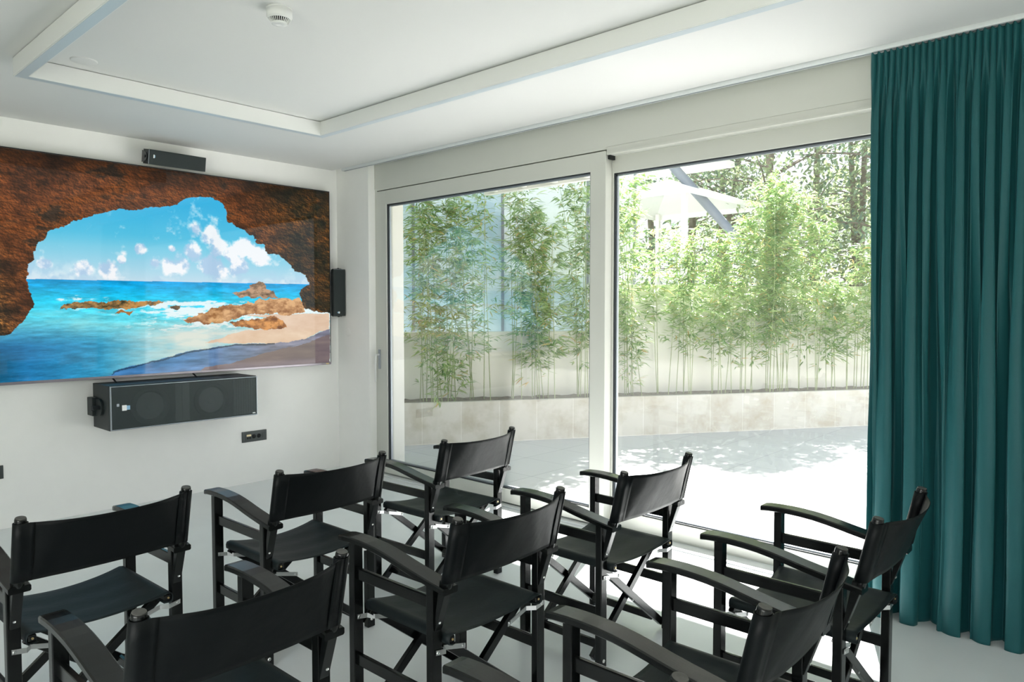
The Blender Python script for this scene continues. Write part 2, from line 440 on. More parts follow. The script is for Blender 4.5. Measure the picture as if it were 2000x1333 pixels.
bm = bmesh.new(); ring(bm, WF, 4.184, 2.906, 5.468, .022, 2.621, .135, .130, .127, .108)
s = link_mesh('window_1', bm, M['frame']); tag(s, kind='structure')
bm = bmesh.new(); gasket(bm, 4.118, 4.160, 3.034, 5.335, .128, 2.496, .010)
link_mesh('gasket', bm, M['rubber'], s)
bm = bmesh.new(); gasket(bm, 4.132, 4.150, 3.040, 5.329, .134, 2.490, .016)
link_mesh('spacer', bm, M['alu'], s)
bm = bmesh.new(); box(bm, 4.138, 4.142, 3.036, 5.333, .130, 2.494)
link_mesh('pane', bm, M['glass'], s)
# handle
bm = bmesh.new(); box(bm, 4.098, 4.1075, 5.428, 5.456, .985, 1.165, bev=.002)
hb = link_mesh('handle_plate', bm, M['alu'], s)
bm = bmesh.new()
tube(bm, [(4.100, 5.444, 1.120), (4.062, 5.444, 1.120)], .009, 12)
tube(bm, [(4.066, 5.444, 1.126), (4.064, 5.447, 1.10), (4.062, 5.448, 1.02), (4.062, 5.448, .868)], [.0095, .0095, .0085, .008], 12)
link_mesh('handle', bm, M['white_plastic'], s)

bm = bmesh.new(); ring(bm, WG, 4.262, .30, 2.985, .018, 2.600, .090, .09, .122, .110)
s2 = link_mesh('window_2', bm, M['frame']); tag(s2, kind='structure')
bm = bmesh.new(); gasket(bm, 4.196, 4.240, .388, 2.897, .126, 2.480, .010)
link_mesh('gasket', bm, M['rubber'], s2)
bm = bmesh.new(); gasket(bm, 4.210, 4.228, .394, 2.891, .132, 2.474, .014)
link_mesh('spacer', bm, M['alu'], s2)
bm = bmesh.new(); box(bm, 4.216, 4.220, .390, 2.895, .128, 2.478)
link_mesh('pane', bm, M['glass'], s2)
# jambs and head tracks
bm = bmesh.new()
box(bm, 4.112, 4.27, 5.470, 5.505, .0, 2.645, bev=.002)         # left jamb
box(bm, 4.190, 4.27, 2.98, 5.47, 2.560, 2.645, bev=.002)        # head behind the sash
box(bm, WF + .001, 4.192, 2.900, 5.468, 2.6285, 2.645)
box(bm, WF, 4.190, .30, 2.900, 2.592, 2.645, bev=.003)          # head track in front of the fixed pane
box(bm, 4.10, WF, .30, 2.892, 2.592, 2.604, bev=.001)
box(bm, 4.190, 4.27, 2.98, 5.47, .0, .06, bev=.002)
box(bm, 4.186, 4.27, .18, 2.98, .0, .020)
box(bm, 4.112, 4.27, .18, .30, 0, 2.645, bev=.002)
tag(link_mesh('trim_3', bm, M['frame']), kind='structure')
bm = bmesh.new(); box(bm, 4.122, 4.183, 2.880, 2.898, 2.565, 2.592)
tag(link_mesh('trim_4', bm, M['dark_slot']), kind='structure')
bm = bmesh.new(); box(bm, 4.14, 4.18, 2.9, 5.468, 2.6215, 2.6300)
tag(link_mesh('trim_5', bm, M['dark_slot']), kind='structure')

# ================================================================== ceiling light frame
bm = bmesh.new()
lx0, lx1, ly1, ly0, zb, bw = 1.1326, 2.8967, 4.506, -1.2, 2.7695, .060
O = [(lx0 - bw, ly0 - bw), (lx1 + bw, ly0 - bw), (lx1 + bw, ly1 + bw), (lx0 - bw, ly1 + bw)]
I = [(lx0, ly0), (lx1, ly0), (lx1, ly1), (lx0, ly1)]
def frame_ring(bm, O, I, z0, z1):
    o0 = [bm.verts.new((*p, z0)) for p in O]; i0 = [bm.verts.new((*p, z0)) for p in I]
    o1 = [bm.verts.new((*p, z1)) for p in O]; i1 = [bm.verts.new((*p, z1)) for p in I]
    for k in range(4):
        j = (k + 1) % 4
        bm.faces.new((o0[k], i0[k], i0[j], o0[j])); bm.faces.new((o1[k], o1[j], i1[j], i1[k]))
        bm.faces.new((o0[k], o0[j], o1[j], o1[k])); bm.faces.new((i0[k], i1[k], i1[j], i0[j]))
frame_ring(bm, O, I, zb, ZC - .004)
es = [e for e in bm.edges if all(abs(v.co.z - zb) < 1e-6 for v in e.verts)]
bmesh.ops.bevel(bm, geom=es, offset=.0025, segments=2, affect='EDGES')
bmesh.ops.recalc_face_normals(bm, faces=bm.faces[:])
lf = link_mesh('ceiling_light_frame', bm, M['white_plastic'])
tag(lf, 'large rectangular white linear light frame mounted under the ceiling', 'ceiling light')
bm = bmesh.new()
e = .006
frame_ring(bm, [(lx0 - bw + e, ly0 - bw + e), (lx1 + bw - e, ly0 - bw + e), (lx1 + bw - e, ly1 + bw - e), (lx0 - bw + e, ly1 + bw - e)],
           [(lx0 - e, ly0 - e), (lx1 + e, ly0 - e), (lx1 + e, ly1 + e), (lx0 - e, ly1 + e)], zb - .0012, zb + .002)
bmesh.ops.recalc_face_normals(bm, faces=bm.faces[:])
link_mesh('diffuser', bm, mat('led_diffuser_off', (.50, .56, .60), .35), lf)

# smoke detector
det = thing('smoke_detector', 'round white smoke detector with slotted underside on the ceiling', 'smoke detector', (1.705, 2.965, ZC))
bm = bmesh.new(); lathe(bm, [(0, 0), (.056, 0), (.056, -.004), (.052, -.005), (.052, -.007), (.0555, -.009), (.0555, -.036), (.052, -.042), (.050, -.044), (.046, -.044), (0, -.044)], 40)
link_mesh('base', bm, M['white_plastic'], det)
bm = bmesh.new(); lathe(bm, [(.040, -.044), (.030, -.064), (0, -.064)], 32)
link_mesh('dark_chamber', bm, M['dark_slot'], det)
bm = bmesh.new()
lathe(bm, [(.033, -.062), (.034, -.066), (.032, -.069), (.012, -.070), (.011, -.0685), (0, -.0685)], 36)
lathe(bm, [(.0505, -.043), (.0500, -.047), (.0465, -.0485), (.0455, -.047), (.0455, -.043)], 40)
for k in range(30):
    a = 2 * PI * k / 30
    c, s_ = math.cos(a), math.sin(a)
    bar(bm, (.0465 * c, .0465 * s_, -.0455), (.0325 * c, .0325 * s_, -.065), .0028, .003, up=(0, 0, 1))
link_mesh('vent_cap', bm, M['white_plastic'], det)
# flush disc in the ceiling
dsk = thing('ceiling_cover_plate', 'flat round white cover plate flush in the ceiling inside the light frame', 'cover plate', (1.345, 4.345, ZC))
bm = bmesh.new(); lathe(bm, [(0, -.006), (.060, -.006), (.064, -.004), (.065, .0)], 40)
link_mesh('disc', bm, M['ceiling'], dsk)
wp = thing('wall_cover_plate', 'round white blanking plate on the narrow wall pier beside the window', 'cover plate', (W, 5.842, 1.321))
wp.rotation_euler = (0, -PI / 2, 0)
bm = bmesh.new(); lathe(bm, [(0, .003), (.034, .003), (.038, .0015), (.039, 0)], 36)
link_mesh('disc', bm, M['wall'], wp)

# ================================================================== television
tv = thing('television', 'very large wall-mounted flat television showing a beach through a cave arch', 'television', (2.461, 5.98, 1.024))
TX0, TX1, TZ0, TZ1, TY = 1.02, 3.902, 1.024, 2.650, 5.932
def rel(o, root):
    """mesh was built in world coordinates: move it into the root's frame"""
    o.data.transform(Matrix.Translation(-Vector(root.location)))
    return o
bm = bmesh.new(); box(bm, TX0, TX1, TY + .001, TY + .030, TZ0, TZ1, bev=.003)
box(bm, TX0 + .35, TX1 - .35, TY + .030, 6.010, TZ0 + .25, TZ1 - .35)
rel(link_mesh('housing', bm, M['bezel'], tv), tv)
bm = bmesh.new()
box(bm, TX0, TX1, TY - .003, TY + .004, TZ1 - .008, TZ1); box(bm, TX1 - .006, TX1, TY - .003, TY + .004, TZ0, TZ1); box(bm, TX0, TX0 + .006, TY - .003, TY + .004, TZ0, TZ1)
rel(link_mesh('bezel', bm, M['bezel'], tv), tv)
bm = bmesh.new(); box(bm, TX0, TX1, TY - .006, TY + .030, TZ0 - .010, TZ0 + .010, bev=.002)
rel(link_mesh('lower_bezel', bm, M['bezel_low'], tv), tv)
bm = bmesh.new(); box(bm, 3.845, 3.875, TY - .0075, TY - .006, TZ0 - .005, TZ0 + .005)
rel(link_mesh('maker_badge', bm, M['brass'], tv), tv)
for x_ in (1.99, 2.60):
    bm = bmesh.new(); bar(bm, (x_, 5.99, 1.02), (x_, 5.90, .985), .012, .006)
    rel(link_mesh('support_strap', bm, M['bezel'], tv), tv)

# ---- the picture on the screen, painted per vertex on a fine grid
OPENING= [(0.0267, 0.1147), (0.0878, 0.2023), (0.1103, 0.2116), (0.1287, 0.2486), (0.1499, 0.3017), (0.1534, 0.3455), (0.1489, 0.3991), (0.1443, 0.4417), (0.1437, 0.4571), (0.1492, 0.4645), (0.1464, 0.4898), (0.1489, 0.5176), (0.161, 0.5651), (0.1645, 0.5842), (0.1693, 0.6033), (0.1822, 0.628), (0.1915, 0.6477), (0.1988, 0.6681), (0.213, 0.6841), (0.2297, 0.6891), (0.2491, 0.7131), (0.2786, 0.7279), (0.2953, 0.7526), (0.313, 0.7532), (0.33, 0.773), (0.348, 0.7841), (0.3907, 0.7866), (0.4375, 0.8075), (0.4774, 0.8229), (0.5125, 0.8347), (0.5246, 0.8581), (0.5548, 0.8723), (0.5871, 0.8871), (0.594, 0.8908), (0.6232, 0.8772), (0.6489, 0.8371), (0.6537, 0.7773), (0.6596, 0.7699), (0.6752, 0.7724), (0.6825, 0.7471), (0.7023, 0.7366), (0.7221, 0.7088), (0.7321, 0.707), (0.738, 0.6872), (0.7627, 0.6632), (0.7831, 0.6206), (0.813, 0.6169), (0.8387, 0.5879), (0.856, 0.5608), (0.8779, 0.5342), (0.8914, 0.5281), (0.9094, 0.504), (0.9139, 0.4935), (0.923, 0.4577), (0.8928, 0.4281), (0.8904, 0.4133), (0.8966, 0.3418), (0.9032, 0.3134), (0.9684, 0.3023), (0.9972, 0.298), (1.1103, 0.2054), (1.1079, -0.1684), (0.0236, -0.0969)]

HORIZON= [(0.143, 0.446), (0.9219, 0.4577)]

REEF_A= [(0.2089, 0.3128), (0.2255, 0.3294), (0.254, 0.3498), (0.306, 0.3473), (0.3668, 0.356), (0.4299, 0.351), (0.475, 0.3492), (0.4427, 0.3344), (0.4039, 0.3245), (0.3661, 0.3159), (0.3057, 0.3183), (0.2477, 0.3128)]

REEF_B= [(0.4761, 0.322), (0.4896, 0.3307), (0.5101, 0.327), (0.5083, 0.3146), (0.4827, 0.3122)]

REEF_C= [(0.3414, 0.2949), (0.3598, 0.3066), (0.391, 0.3004), (0.3845, 0.2924), (0.3536, 0.2893)]

STACK= [(0.6634, 0.3948), (0.6954, 0.4158), (0.7155, 0.4349), (0.7176, 0.4473), (0.7359, 0.4565), (0.7672, 0.4633), (0.7731, 0.4306), (0.7939, 0.4176), (0.8043, 0.3936), (0.813, 0.3763), (0.7599, 0.372), (0.7189, 0.3757), (0.695, 0.3769)]

LEDGE= [(0.5177, 0.2597), (0.5246, 0.269), (0.5569, 0.2751), (0.5645, 0.2943), (0.5791, 0.3004), (0.6166, 0.3202), (0.6551, 0.3331), (0.7106, 0.3436), (0.7269, 0.3541), (0.7765, 0.3671), (0.8192, 0.3726), (0.89, 0.3738), (0.9011, 0.3418), (0.9077, 0.2986), (0.8626, 0.2844), (0.8404, 0.2819), (0.8012, 0.285), (0.7592, 0.2924), (0.7183, 0.2918), (0.694, 0.2795), (0.67, 0.2665), (0.6541, 0.2437), (0.6159, 0.2381), (0.5933, 0.2338), (0.5788, 0.2424), (0.5569, 0.2461), (0.535, 0.2468)]

BOULDER= [(0.6541, 0.2418), (0.67, 0.2535), (0.7016, 0.256), (0.7342, 0.2622), (0.7675, 0.2721), (0.8012, 0.2714), (0.8182, 0.2603), (0.84, 0.2283), (0.8397, 0.2085), (0.8005, 0.2048), (0.7585, 0.203), (0.7335, 0.2073), (0.7012, 0.2221), (0.6697, 0.2301)]

SAND= [(0.9965, 0.1869), (0.9972, 0.2906), (0.9077, 0.2899), (0.8404, 0.2813), (0.7759, 0.2856), (0.7019, 0.2862), (0.7179, 0.2795), (0.8185, 0.264), (0.8352, 0.2073), (0.6933, 0.1986), (0.5777, 0.145), (0.6926, 0.1314), (0.8171, 0.1234), (0.9067, 0.1468), (0.9677, 0.1882)]

SHADE= [(0.999, 0.2017), (0.9535, 0.174), (0.9067, 0.1468), (0.839, 0.1295), (0.7495, 0.1246), (0.6724, 0.1295), (0.592, 0.1117), (0.5229, 0.0975), (0.4566, 0.0685), (0.3713, 0.037), (0.3397, 0.0228), (0.3085, -0.021), (0.9969, -0.1117)]

DRY= [(0.999, 0.1641), (0.9063, 0.1178), (0.8168, 0.0882), (0.7321, 0.0605), (0.652, 0.0271), (0.5763, 0.0154), (0.5392, -0.0512), (0.9969, -0.1117)]

CLOUDS= [(0.5597, 0.7212, 0.024), (0.6027, 0.6829, 0.035), (0.6207, 0.6342, 0.04), (0.6579, 0.599, 0.03), (0.7089, 0.644, 0.04), (0.7523, 0.6083, 0.035), (0.5479, 0.5947, 0.035), (0.5194, 0.5484, 0.035), (0.6048, 0.5299, 0.05), (0.4452, 0.5361, 0.025), (0.4851, 0.5275, 0.03), (0.6881, 0.5361, 0.035), (0.4927, 0.6138, 0.012), (0.4074, 0.607, 0.02), (0.3598, 0.5466, 0.012), (0.1846, 0.5114, 0.02), (0.2672, 0.4991, 0.03), (0.3317, 0.4978, 0.03)]

def inside(poly, X, Y):
    r = np.zeros(X.shape, bool); n = len(poly)
    for i in range(n):
        x1, y1 = poly[i]; x2, y2 = poly[(i + 1) % n]
        if y1 == y2: continue
        c = ((y1 > Y) != (y2 > Y)) & (X < (x2 - x1) * (Y - y1) / (y2 - y1) + x1)
        r ^= c
    return r
_rng = np.random.RandomState(7)
def vnoise(X, Y, seed=0):
    rs = np.random.RandomState(seed); T = rs.rand(256, 256)
    xi = np.floor(X).astype(int); yi = np.floor(Y).astype(int); fx = X - xi; fy = Y - yi
    fx = fx * fx * (3 - 2 * fx); fy = fy * fy * (3 - 2 * fy)
    g = lambda a, b: T[a % 256, b % 256]
    return (g(xi, yi) * (1 - fx) + g(xi + 1, yi) * fx) * (1 - fy) + (g(xi, yi + 1) * (1 - fx) + g(xi + 1, yi + 1) * fx) * fy
def fbm(X, Y, sx, sy, oct=5, seed=0, gain=.55):
    v = 0; a = 1; t = 0
    for o in range(oct):
        v = v + a * vnoise(X * sx * 2 ** o + 13.7 * o, Y * sy * 2 ** o + 7.3 * o, seed + o); t += a; a *= gain
    return v / t
def lerp(a, b, t):
    t = np.clip(t, 0, 1)[..., None]; return np.asarray(a) * (1 - t) + np.asarray(b) * t
def s2l(c):
    c = np.clip(c, 0, 1); return np.where(c <= .04045, c / 12.92, ((c + .055) / 1.055) ** 2.4)
GW, GH = 860, 484
U, V = np.meshgrid(np.linspace(0, 1, GW + 1), np.linspace(0, 1, GH + 1))
ax = U * 1.778
rgb = np.zeros(U.shape + (3,))
C_ = lambda *c: np.array(c) / 255.
hz = .446 + (U - .143) * .015
# sky
sky = lerp(C_(185, 212, 226), C_(92, 190, 218), (V - hz) / .22); sky = lerp(sky, C_(50, 170, 216), (V - hz - .16) / .22)
den = np.zeros(U.shape)
n1 = fbm(ax, V, 14, 14, 6, 3, .6)
for cx, cy, r in CLOUDS:
    dd = np.sqrt(((U - cx) * 1.778) ** 2 + (V - cy) ** 2) / (r * 2.1)
    den = np.maximum(den, 1 - dd)
cl = np.clip((den + (n1 - .5) * 1.35 - .20) * 3.2, 0, 1)
hazeb = np.clip(1 - (V - hz) / .11, 0, 1) * np.clip((fbm(ax, V, 7, 16, 5, 9) - .42) * 3.2, 0, 1) * .65
cl = np.maximum(cl * .95, hazeb)
sh = np.clip(.5 + (fbm(ax, V - .012, 16, 16, 6, 3, .6) - n1) * 5, 0, 1)
sky = lerp(sky, lerp(C_(238, 238, 240), C_(168, 196, 222), sh), cl)
# sea
d = hz - V
sea = lerp(C_(10, 150, 212), C_(30, 190, 225), d / .09)
sea = lerp(sea, C_(110, 212, 222), (d - .09) / .12)
sea = lerp(sea, C_(60, 160, 190), (d - .20) / .10)
deep = np.clip((.40 - U) / .40, 0, 1) * np.clip((d - .16) / .14, 0, 1)
sea = lerp(sea, C_(26, 104, 160), deep * 1.25)
deep2 = np.clip((.14 - U) / .14, 0, 1) * np.clip((d - .25) / .1, 0, 1)
sea = lerp(sea, C_(10, 62, 66), deep2)
ripple = fbm(ax, V, 14, 90, 5, 21, .7)
sea = sea * (1 + (ripple - .5)[..., None] * .55)
lt = np.clip((.60 - U) * 2, 0, 1) * np.clip(1 - np.abs(d - .20) / .08, 0, 1)
sea = lerp(sea, C_(150, 222, 222), lt * np.clip((fbm(ax, V, 9, 30, 4, 31) - .4) * 2.5, 0, .8))
foam_n = fbm(ax, V, 16, 70, 6, 41, .68)
def band(c, w): return np.exp(-((d - c) / w) ** 2)
fm = band(.085, .014) * np.clip((U - .17) * 12, 0, 1) * np.clip((.36 - U) * 9, 0, 1) * 1.2 + band(.12, .02) * np.clip((U - .16) * 6, 0, 1) * .8
fm += band(.15, .03) * np.clip((U - .38) * 5, 0, 1) * 1.0 + band(.19, .04) * np.clip((U - .42) * 5, 0, 1) * .9 + band(.235, .05) * np.clip((U - .28) * 4, 0, 1) * .7 + band(.15, .05) * np.clip((U - .18) * 4, 0, 1) * .45
fm += band(.105, .012) * np.clip((U - .44) * 9, 0, 1) * np.clip((.66 - U) * 9, 0, 1)
foam = np.clip((foam_n - .53 + .24 * (np.clip(fm, 0, 1.5) - .55)) * 7, 0, 1) * np.clip(fm * 1.6, 0, 1)
sea = lerp(sea, C_(232, 238, 238), foam * .92)
wash = np.clip((U - .30) * 5, 0, 1) * np.clip((d - .19) / .06, 0, 1)
sea = lerp(sea, C_(208, 214, 205), wash * (.72 + 1.1 * (fbm(ax, V, 6, 28, 4, 51) - .4)))
rgb = np.where((V > hz)[..., None], sky, sea)
jx = (fbm(ax, V, 30, 30, 5, 61) - .5) * .03; jy = (fbm(ax, V, 30, 30, 5, 71) - .5) * .036
Uj, Vj = U + jx, V + jy
# sand
m = inside(SAND, U + jx * .5, V + jy * .5)
rgb[m] = (lerp(C_(226, 204, 182), C_(205, 172, 145), fbm(ax, V, 12, 30, 4, 81)))[m]
# shaded shore water and dark wet sand
m = inside(SHADE, U + jx * .4, V + jy * .5)
shc = lerp(C_(66, 120, 172), C_(122, 122, 140), (U - .45) / .35); shc = shc * (1 + (fbm(ax, V, 10, 60, 5, 91) - .5)[..., None] * .6)
rgb[m] = shc[m]
m = inside(DRY, U + jx * .3, V + jy * .4)
rgb[m] = (lerp(C_(96, 84, 92), C_(132, 116, 112), fbm(ax, V, 5, 40, 5, 95)))[m]
# darker rim of the last wave
edge = inside(SHADE, Uj, V) ^ inside(SHADE, Uj, V + .008)
rgb = np.where((edge & (U < .80) & (U > .33))[..., None], rgb * .62, rgb)
# rocks
rk = fbm(ax, V, 26, 46, 6, 101, .7); rk2 = fbm(ax, V, 9, 30, 5, 111, .7)
def rock(poly, light, dark, k=4.2):
    m = inside(poly, Uj, Vj)
    c = lerp(dark, light, (rk * .65 + rk2 * .35 - .36) * k)
    rgb[m] = c[m]
rock(REEF_A, C_(190, 140, 80), C_(52, 50, 34)); rock(REEF_B, C_(150, 110, 70), C_(50, 48, 38)); rock(REEF_C, C_(160, 110, 60), C_(60, 50, 40))
rock(STACK, C_(186, 150, 118), C_(96, 76, 56)); rock(LEDGE, C_(214, 168, 118), C_(140, 92, 52)); rock(BOULDER, C_(214, 150, 84), C_(112, 66, 30))
# cave arch
big = 1.778
n_a = fbm(ax + jx * 2, V, 11, 20, 6, 121, .72); n_b = fbm(ax, V, 34, 60, 5, 131, .75); n_c = fbm(ax, V, 3.2, 4.5, 4, 141, .5)
gx = np.gradient(n_b, axis=1) + .8 * np.gradient(n_b, axis=0)
warm = lerp(C_(42, 22, 10), C_(156, 86, 34), (n_a * .55 + n_c * .45 - .30) * 2.5)
warm = lerp(warm, C_(30, 26, 22), np.clip((n_c * .45 + n_a * .55 - .54) * 9, 0, .85))
warm = warm * (1 + np.clip(gx * 5, -.4, .4))[..., None]
ds = np.clip((U - .70) / .22, 0, 1)
warm = lerp(warm, lerp(C_(20, 22, 14), C_(92, 56, 20), (n_a - .34) * 2.4) * (1 + np.clip(gx * 10, -.5, .8))[..., None], ds * 1.2)
dl = np.clip((.14 - U) / .14, 0, 1) * np.clip((.62 - V) / .4, 0, 1)
warm = lerp(warm, lerp(C_(30, 24, 12), C_(120, 84, 40), (n_a - .36) * 3) * (1 + np.clip(gx * 12, -.5, .9))[..., None], np.clip(dl * 2.2, 0, 1))
warm = warm * (1 - .45 * np.clip((V - .9) / .1, 0, 1))[..., None]
jx2 = (fbm(ax, V, 22, 30, 5, 151) - .5) * .022; jy2 = (fbm(ax, V, 22, 30, 5, 161) - .5) * .03
m = ~inside(OPENING, U + jx2, V + jy2)
rgb[m] = warm[m]
lin = s2l(rgb) * 1.0
me = bpy.data.meshes.new('screen')
NV = (GW + 1) * (GH + 1)
co = np.stack([TX0 + .006 + U * (TX1 - TX0 - .012), np.full(U.shape, TY), TZ0 + .009 + V * (TZ1 - TZ0 - .016)], -1).reshape(-1, 3)
co = co - np.array(tv.location)
ii = np.arange(GH)[:, None] * (GW + 1) + np.arange(GW)[None, :]
quads = np.stack([ii, ii + 1, ii + GW + 2, ii + GW + 1], -1).reshape(-1)
me.vertices.add(NV); me.vertices.foreach_set('co', co.astype(np.float32).ravel())
me.loops.add(len(quads)); me.loops.foreach_set('vertex_index', quads.astype(np.int32))
nf = len(quads) // 4
me.polygons.add(nf); me.polygons.foreach_set('loop_start', (np.arange(nf) * 4).astype(np.int32))
try: me.polygons.foreach_set('loop_total', np.full(nf, 4, np.int32))
except Exception: pass
me.update(calc_edges=True)
ca = me.color_attributes.new('picture', 'FLOAT_COLOR', 'POINT')
ca.data.foreach_set('color', np.concatenate([lin, np.ones(U.shape + (1,))], -1).reshape(-1).astype(np.float32))
sm, n, l, b = new_mat('lit_screen')
at = n.new('ShaderNodeAttribute'); at.attribute_name = 'picture'
b.inputs['Base Color'].default_value = (.005, .005, .005, 1); b.inputs['Roughness'].default_value = .04; b.inputs['Specular IOR Level'].default_value = .35
l.new(at.outputs['Color'], b.inputs['Emission Color']); b.inputs['Emission Strength'].default_value = TV_EMIT
me.materials.append(sm)
scr = bpy.data.objects.new('screen', me); COL.objects.link(scr); scr.parent = tv

# ================================================================== loudspeakers
def logo(parent, mw, w, h):
    bm = bmesh.new(); box(bm, -w * .5, w * .08, 0, .0015, -h / 2, h / 2)
    o = link_mesh('maker_badge', bm, M['badge_white'], parent); o.matrix_local = mw
    bm = bmesh.new(); box(bm, w * .08, w * .5, 0, .0015, -h * .38, h * .38)
    o2 = link_mesh('badge_tab', bm, M['badge_blue'], o)
def surround(name, label, loc, rz, tilt, size, vertical):
    """small satellite speaker; local frame: x along the long side, -y front"""
    L_, H_, DP = size
    t = thing(name, label, 'loudspeaker', loc)
    t.rotation_euler = (tilt, 0, rz) if not vertical else (0, PI / 2, rz)
    bm = bmesh.new(); box(bm, -L_ / 2, L_ / 2, 0, DP, -H_ / 2, H_ / 2, bev=.003)
    link_mesh('cabinet', bm, M['spk'], t)
    bm = bmesh.new(); box(bm, -L_ / 2 + .006, L_ / 2 - .004, -.004, .001, -H_ / 2 + .004, H_ / 2 - .004, bev=.0015)
    link_mesh('grille', bm, M['grille'], t)
    bm = bmesh.new(); box(bm, -L_ / 2 + .002, -L_ / 2 + .0045, -.0045, .001, -H_ / 2 + .002, H_ / 2 - .002)
    link_mesh('edge_trim', bm, M['alu'], t)
    for sx in (-1, 1):
        x = sx * (L_ / 2 + .003); bm = bmesh.new()
        prof = [(DP + .012, -.045)] + [(DP * .45 - .03 * math.cos(a), .032 * math.sin(a)) for a in np.linspace(-1.4, 1.4, 12)] + [(DP + .012, .045)]
        prism(bm, prof, x - .0025, x + .0025)
        br = link_mesh('bracket', bm, M['bezel'], t)
        bm = bmesh.new(); tube(bm, [(sx * (L_ / 2 + .005), DP * .45, 0), (sx * (L_ / 2 + .012), DP * .45, 0)], .010, 12)
        link_mesh('bracket_knob', bm, M['rubber'], br)
    return t
sp = surround('satellite_speaker', 'slim black loudspeaker mounted sideways above the top edge of the television', (2.452, 5.822, 2.706), 0, math.radians(10), (.445, .112, .10), False)
logo(sp, Matrix.Translation((-.180, -.0055, .006)), .013, .026)
sq = surround('satellite_speaker', 'slim black loudspeaker standing upright between the television and the window wall', (3.969, 5.879, 1.698), math.radians(-19), 0, (.445, .112, .09), True)
logo(sq, Matrix.Translation((.190, -.0055, -.01)) @ Matrix.Rotation(PI / 2, 4, 'Y'), .022, .018)

cs = thing('centre_speaker', 'large black centre loudspeaker with two round woofers hanging under the television', 'loudspeaker', (2.432, 5.84, .652))
x0, x1, yf, yb, z0, z1 = 1.862, 3.002, 5.672, 6.006, .652, .983
bm = bmesh.new()
box(bm, x0, x1, yf, yb, z0, z1, bev=.004)
rel(link_mesh('cabinet', bm, M['spk'], cs), cs)
bm = bmesh.new()
box(bm, x0 + .006, x1 - .006, yf - .018, yf + .001, z0 + .006, z0 + .010); box(bm, x0 + .006, x1 - .006, yf - .018, yf + .001, z1 - .010, z1 - .006)
box(bm, x0 + .004, x0 + .010, yf - .020, yf + .001, z0 + .004, z1 - .004); box(bm, x1 - .010, x1 - .004, yf - .020, yf + .001, z0 + .004, z1 - .004)
rel(link_mesh('grille_frame', bm, M['alu'], cs), cs)
def woofer(cx, cz):
    bm = bmesh.new(); lathe(bm, [(.140, 0), (.140, .010), (.134, .013), (.122, .010), (.118, .013), (.112, .012), (.104, .004), (.100, .002)], 48)
    o = link_mesh('woofer', bm, M['spk'], cs); o.matrix_local = Matrix.Translation(Vector((cx, yf - .0005, cz)) - cs.location) @ Matrix.Rotation(PI / 2, 4, 'X')
    bm = bmesh.new(); lathe(bm, [(.101, .003), (.07, .0015), (.034, .001), (.030, .006), (.015, .010), (0, .011)], 40)
    o2 = link_mesh('cone', bm, M['cone'], o)
woofer(WX1, .815); woofer(WX2, .815)
bm = bmesh.new()
box(bm, WXB - .055, WXB + .055, yf - .006, yf + .001, z0 + .02, z1 - .02, bev=.002)
box(bm, WXB - .004, WXB + .004, yf - .012, yf - .005, z0 + .03, z1 - .03)
rel(link_mesh('tweeter_panel', bm, M['cone'], cs), cs)
bm = bmesh.new(); box(bm, 2.796, 2.985, yf - .003, yf + .001, z0 + .02, z1 - .02)
for k in range(9):
    x = 2.80 + k * .021
    box(bm, x, x + .012, yf - .006, yf - .002, z0 + .02, z1 - .02)
rel(link_mesh('ribbed_panel', bm, M['cone'], cs), cs)
gm, n, l, b = new_mat('perforated_grille')
b.inputs['Base Color'].default_value = (.030, .048, .050, 1); b.inputs['Roughness'].default_value = .5
tr = n.new('ShaderNodeBsdfTransparent'); mx = n.new('ShaderNodeMixShader')
mx.inputs[0].default_value = .5      # holes finer than the eye resolves
l.new(tr.outputs[0], mx.inputs[1]); l.new(b.outputs[0], mx.inputs[2]); l.new(mx.outputs[0], n['Material Output'].inputs['Surface'])
bm = bmesh.new(); box(bm, x0 + .010, x1 - .010, yf - .0195, yf - .0185, z0 + .010, z1 - .010)
rel(link_mesh('grille', bm, gm, cs), cs)
logo(cs, Matrix.Translation(Vector((LGX, yf - .0215, LGZ)) - cs.location), .055, .040)
bm = bmesh.new(); box(bm, x0 + .045, x0 + .062, yf - .021, yf - .0195, .83, .85)
rel(link_mesh('status_window', bm, M['alu'], cs), cs)
bm = bmesh.new(); box(bm, 2.955, 2.978, yf - .021, yf - .0195, .672, .679)
rel(link_mesh('model_tag', bm, M['badge_white'], cs), cs)
# wall bracket on its left flank
bm = bmesh.new()
box(bm, 1.822, 1.860, 5.900, 6.010, .745, .880, bev=.004)
pr_ = [(5.99, .755), (5.99, .872)] + [(5.845 - .070 * math.cos(a), .8135 + .064 * math.sin(a)) for a in np.linspace(1.3, -1.3, 16)]
prism(bm, pr_, 1.846, 1.862)
br_ = rel(link_mesh('wall_bracket', bm, M['spk'], cs), cs)
text_mesh('maker_lettering', 'JBL', .040, M['rubber'], br_, Matrix.Translation(Vector((1.8455, 5.845, .812)) - cs.location) @ Matrix(((0, 0, -1, 0), (-1, 0, 0, 0), (0, 1, 0, 0), (0, 0, 0, 1))), .04)

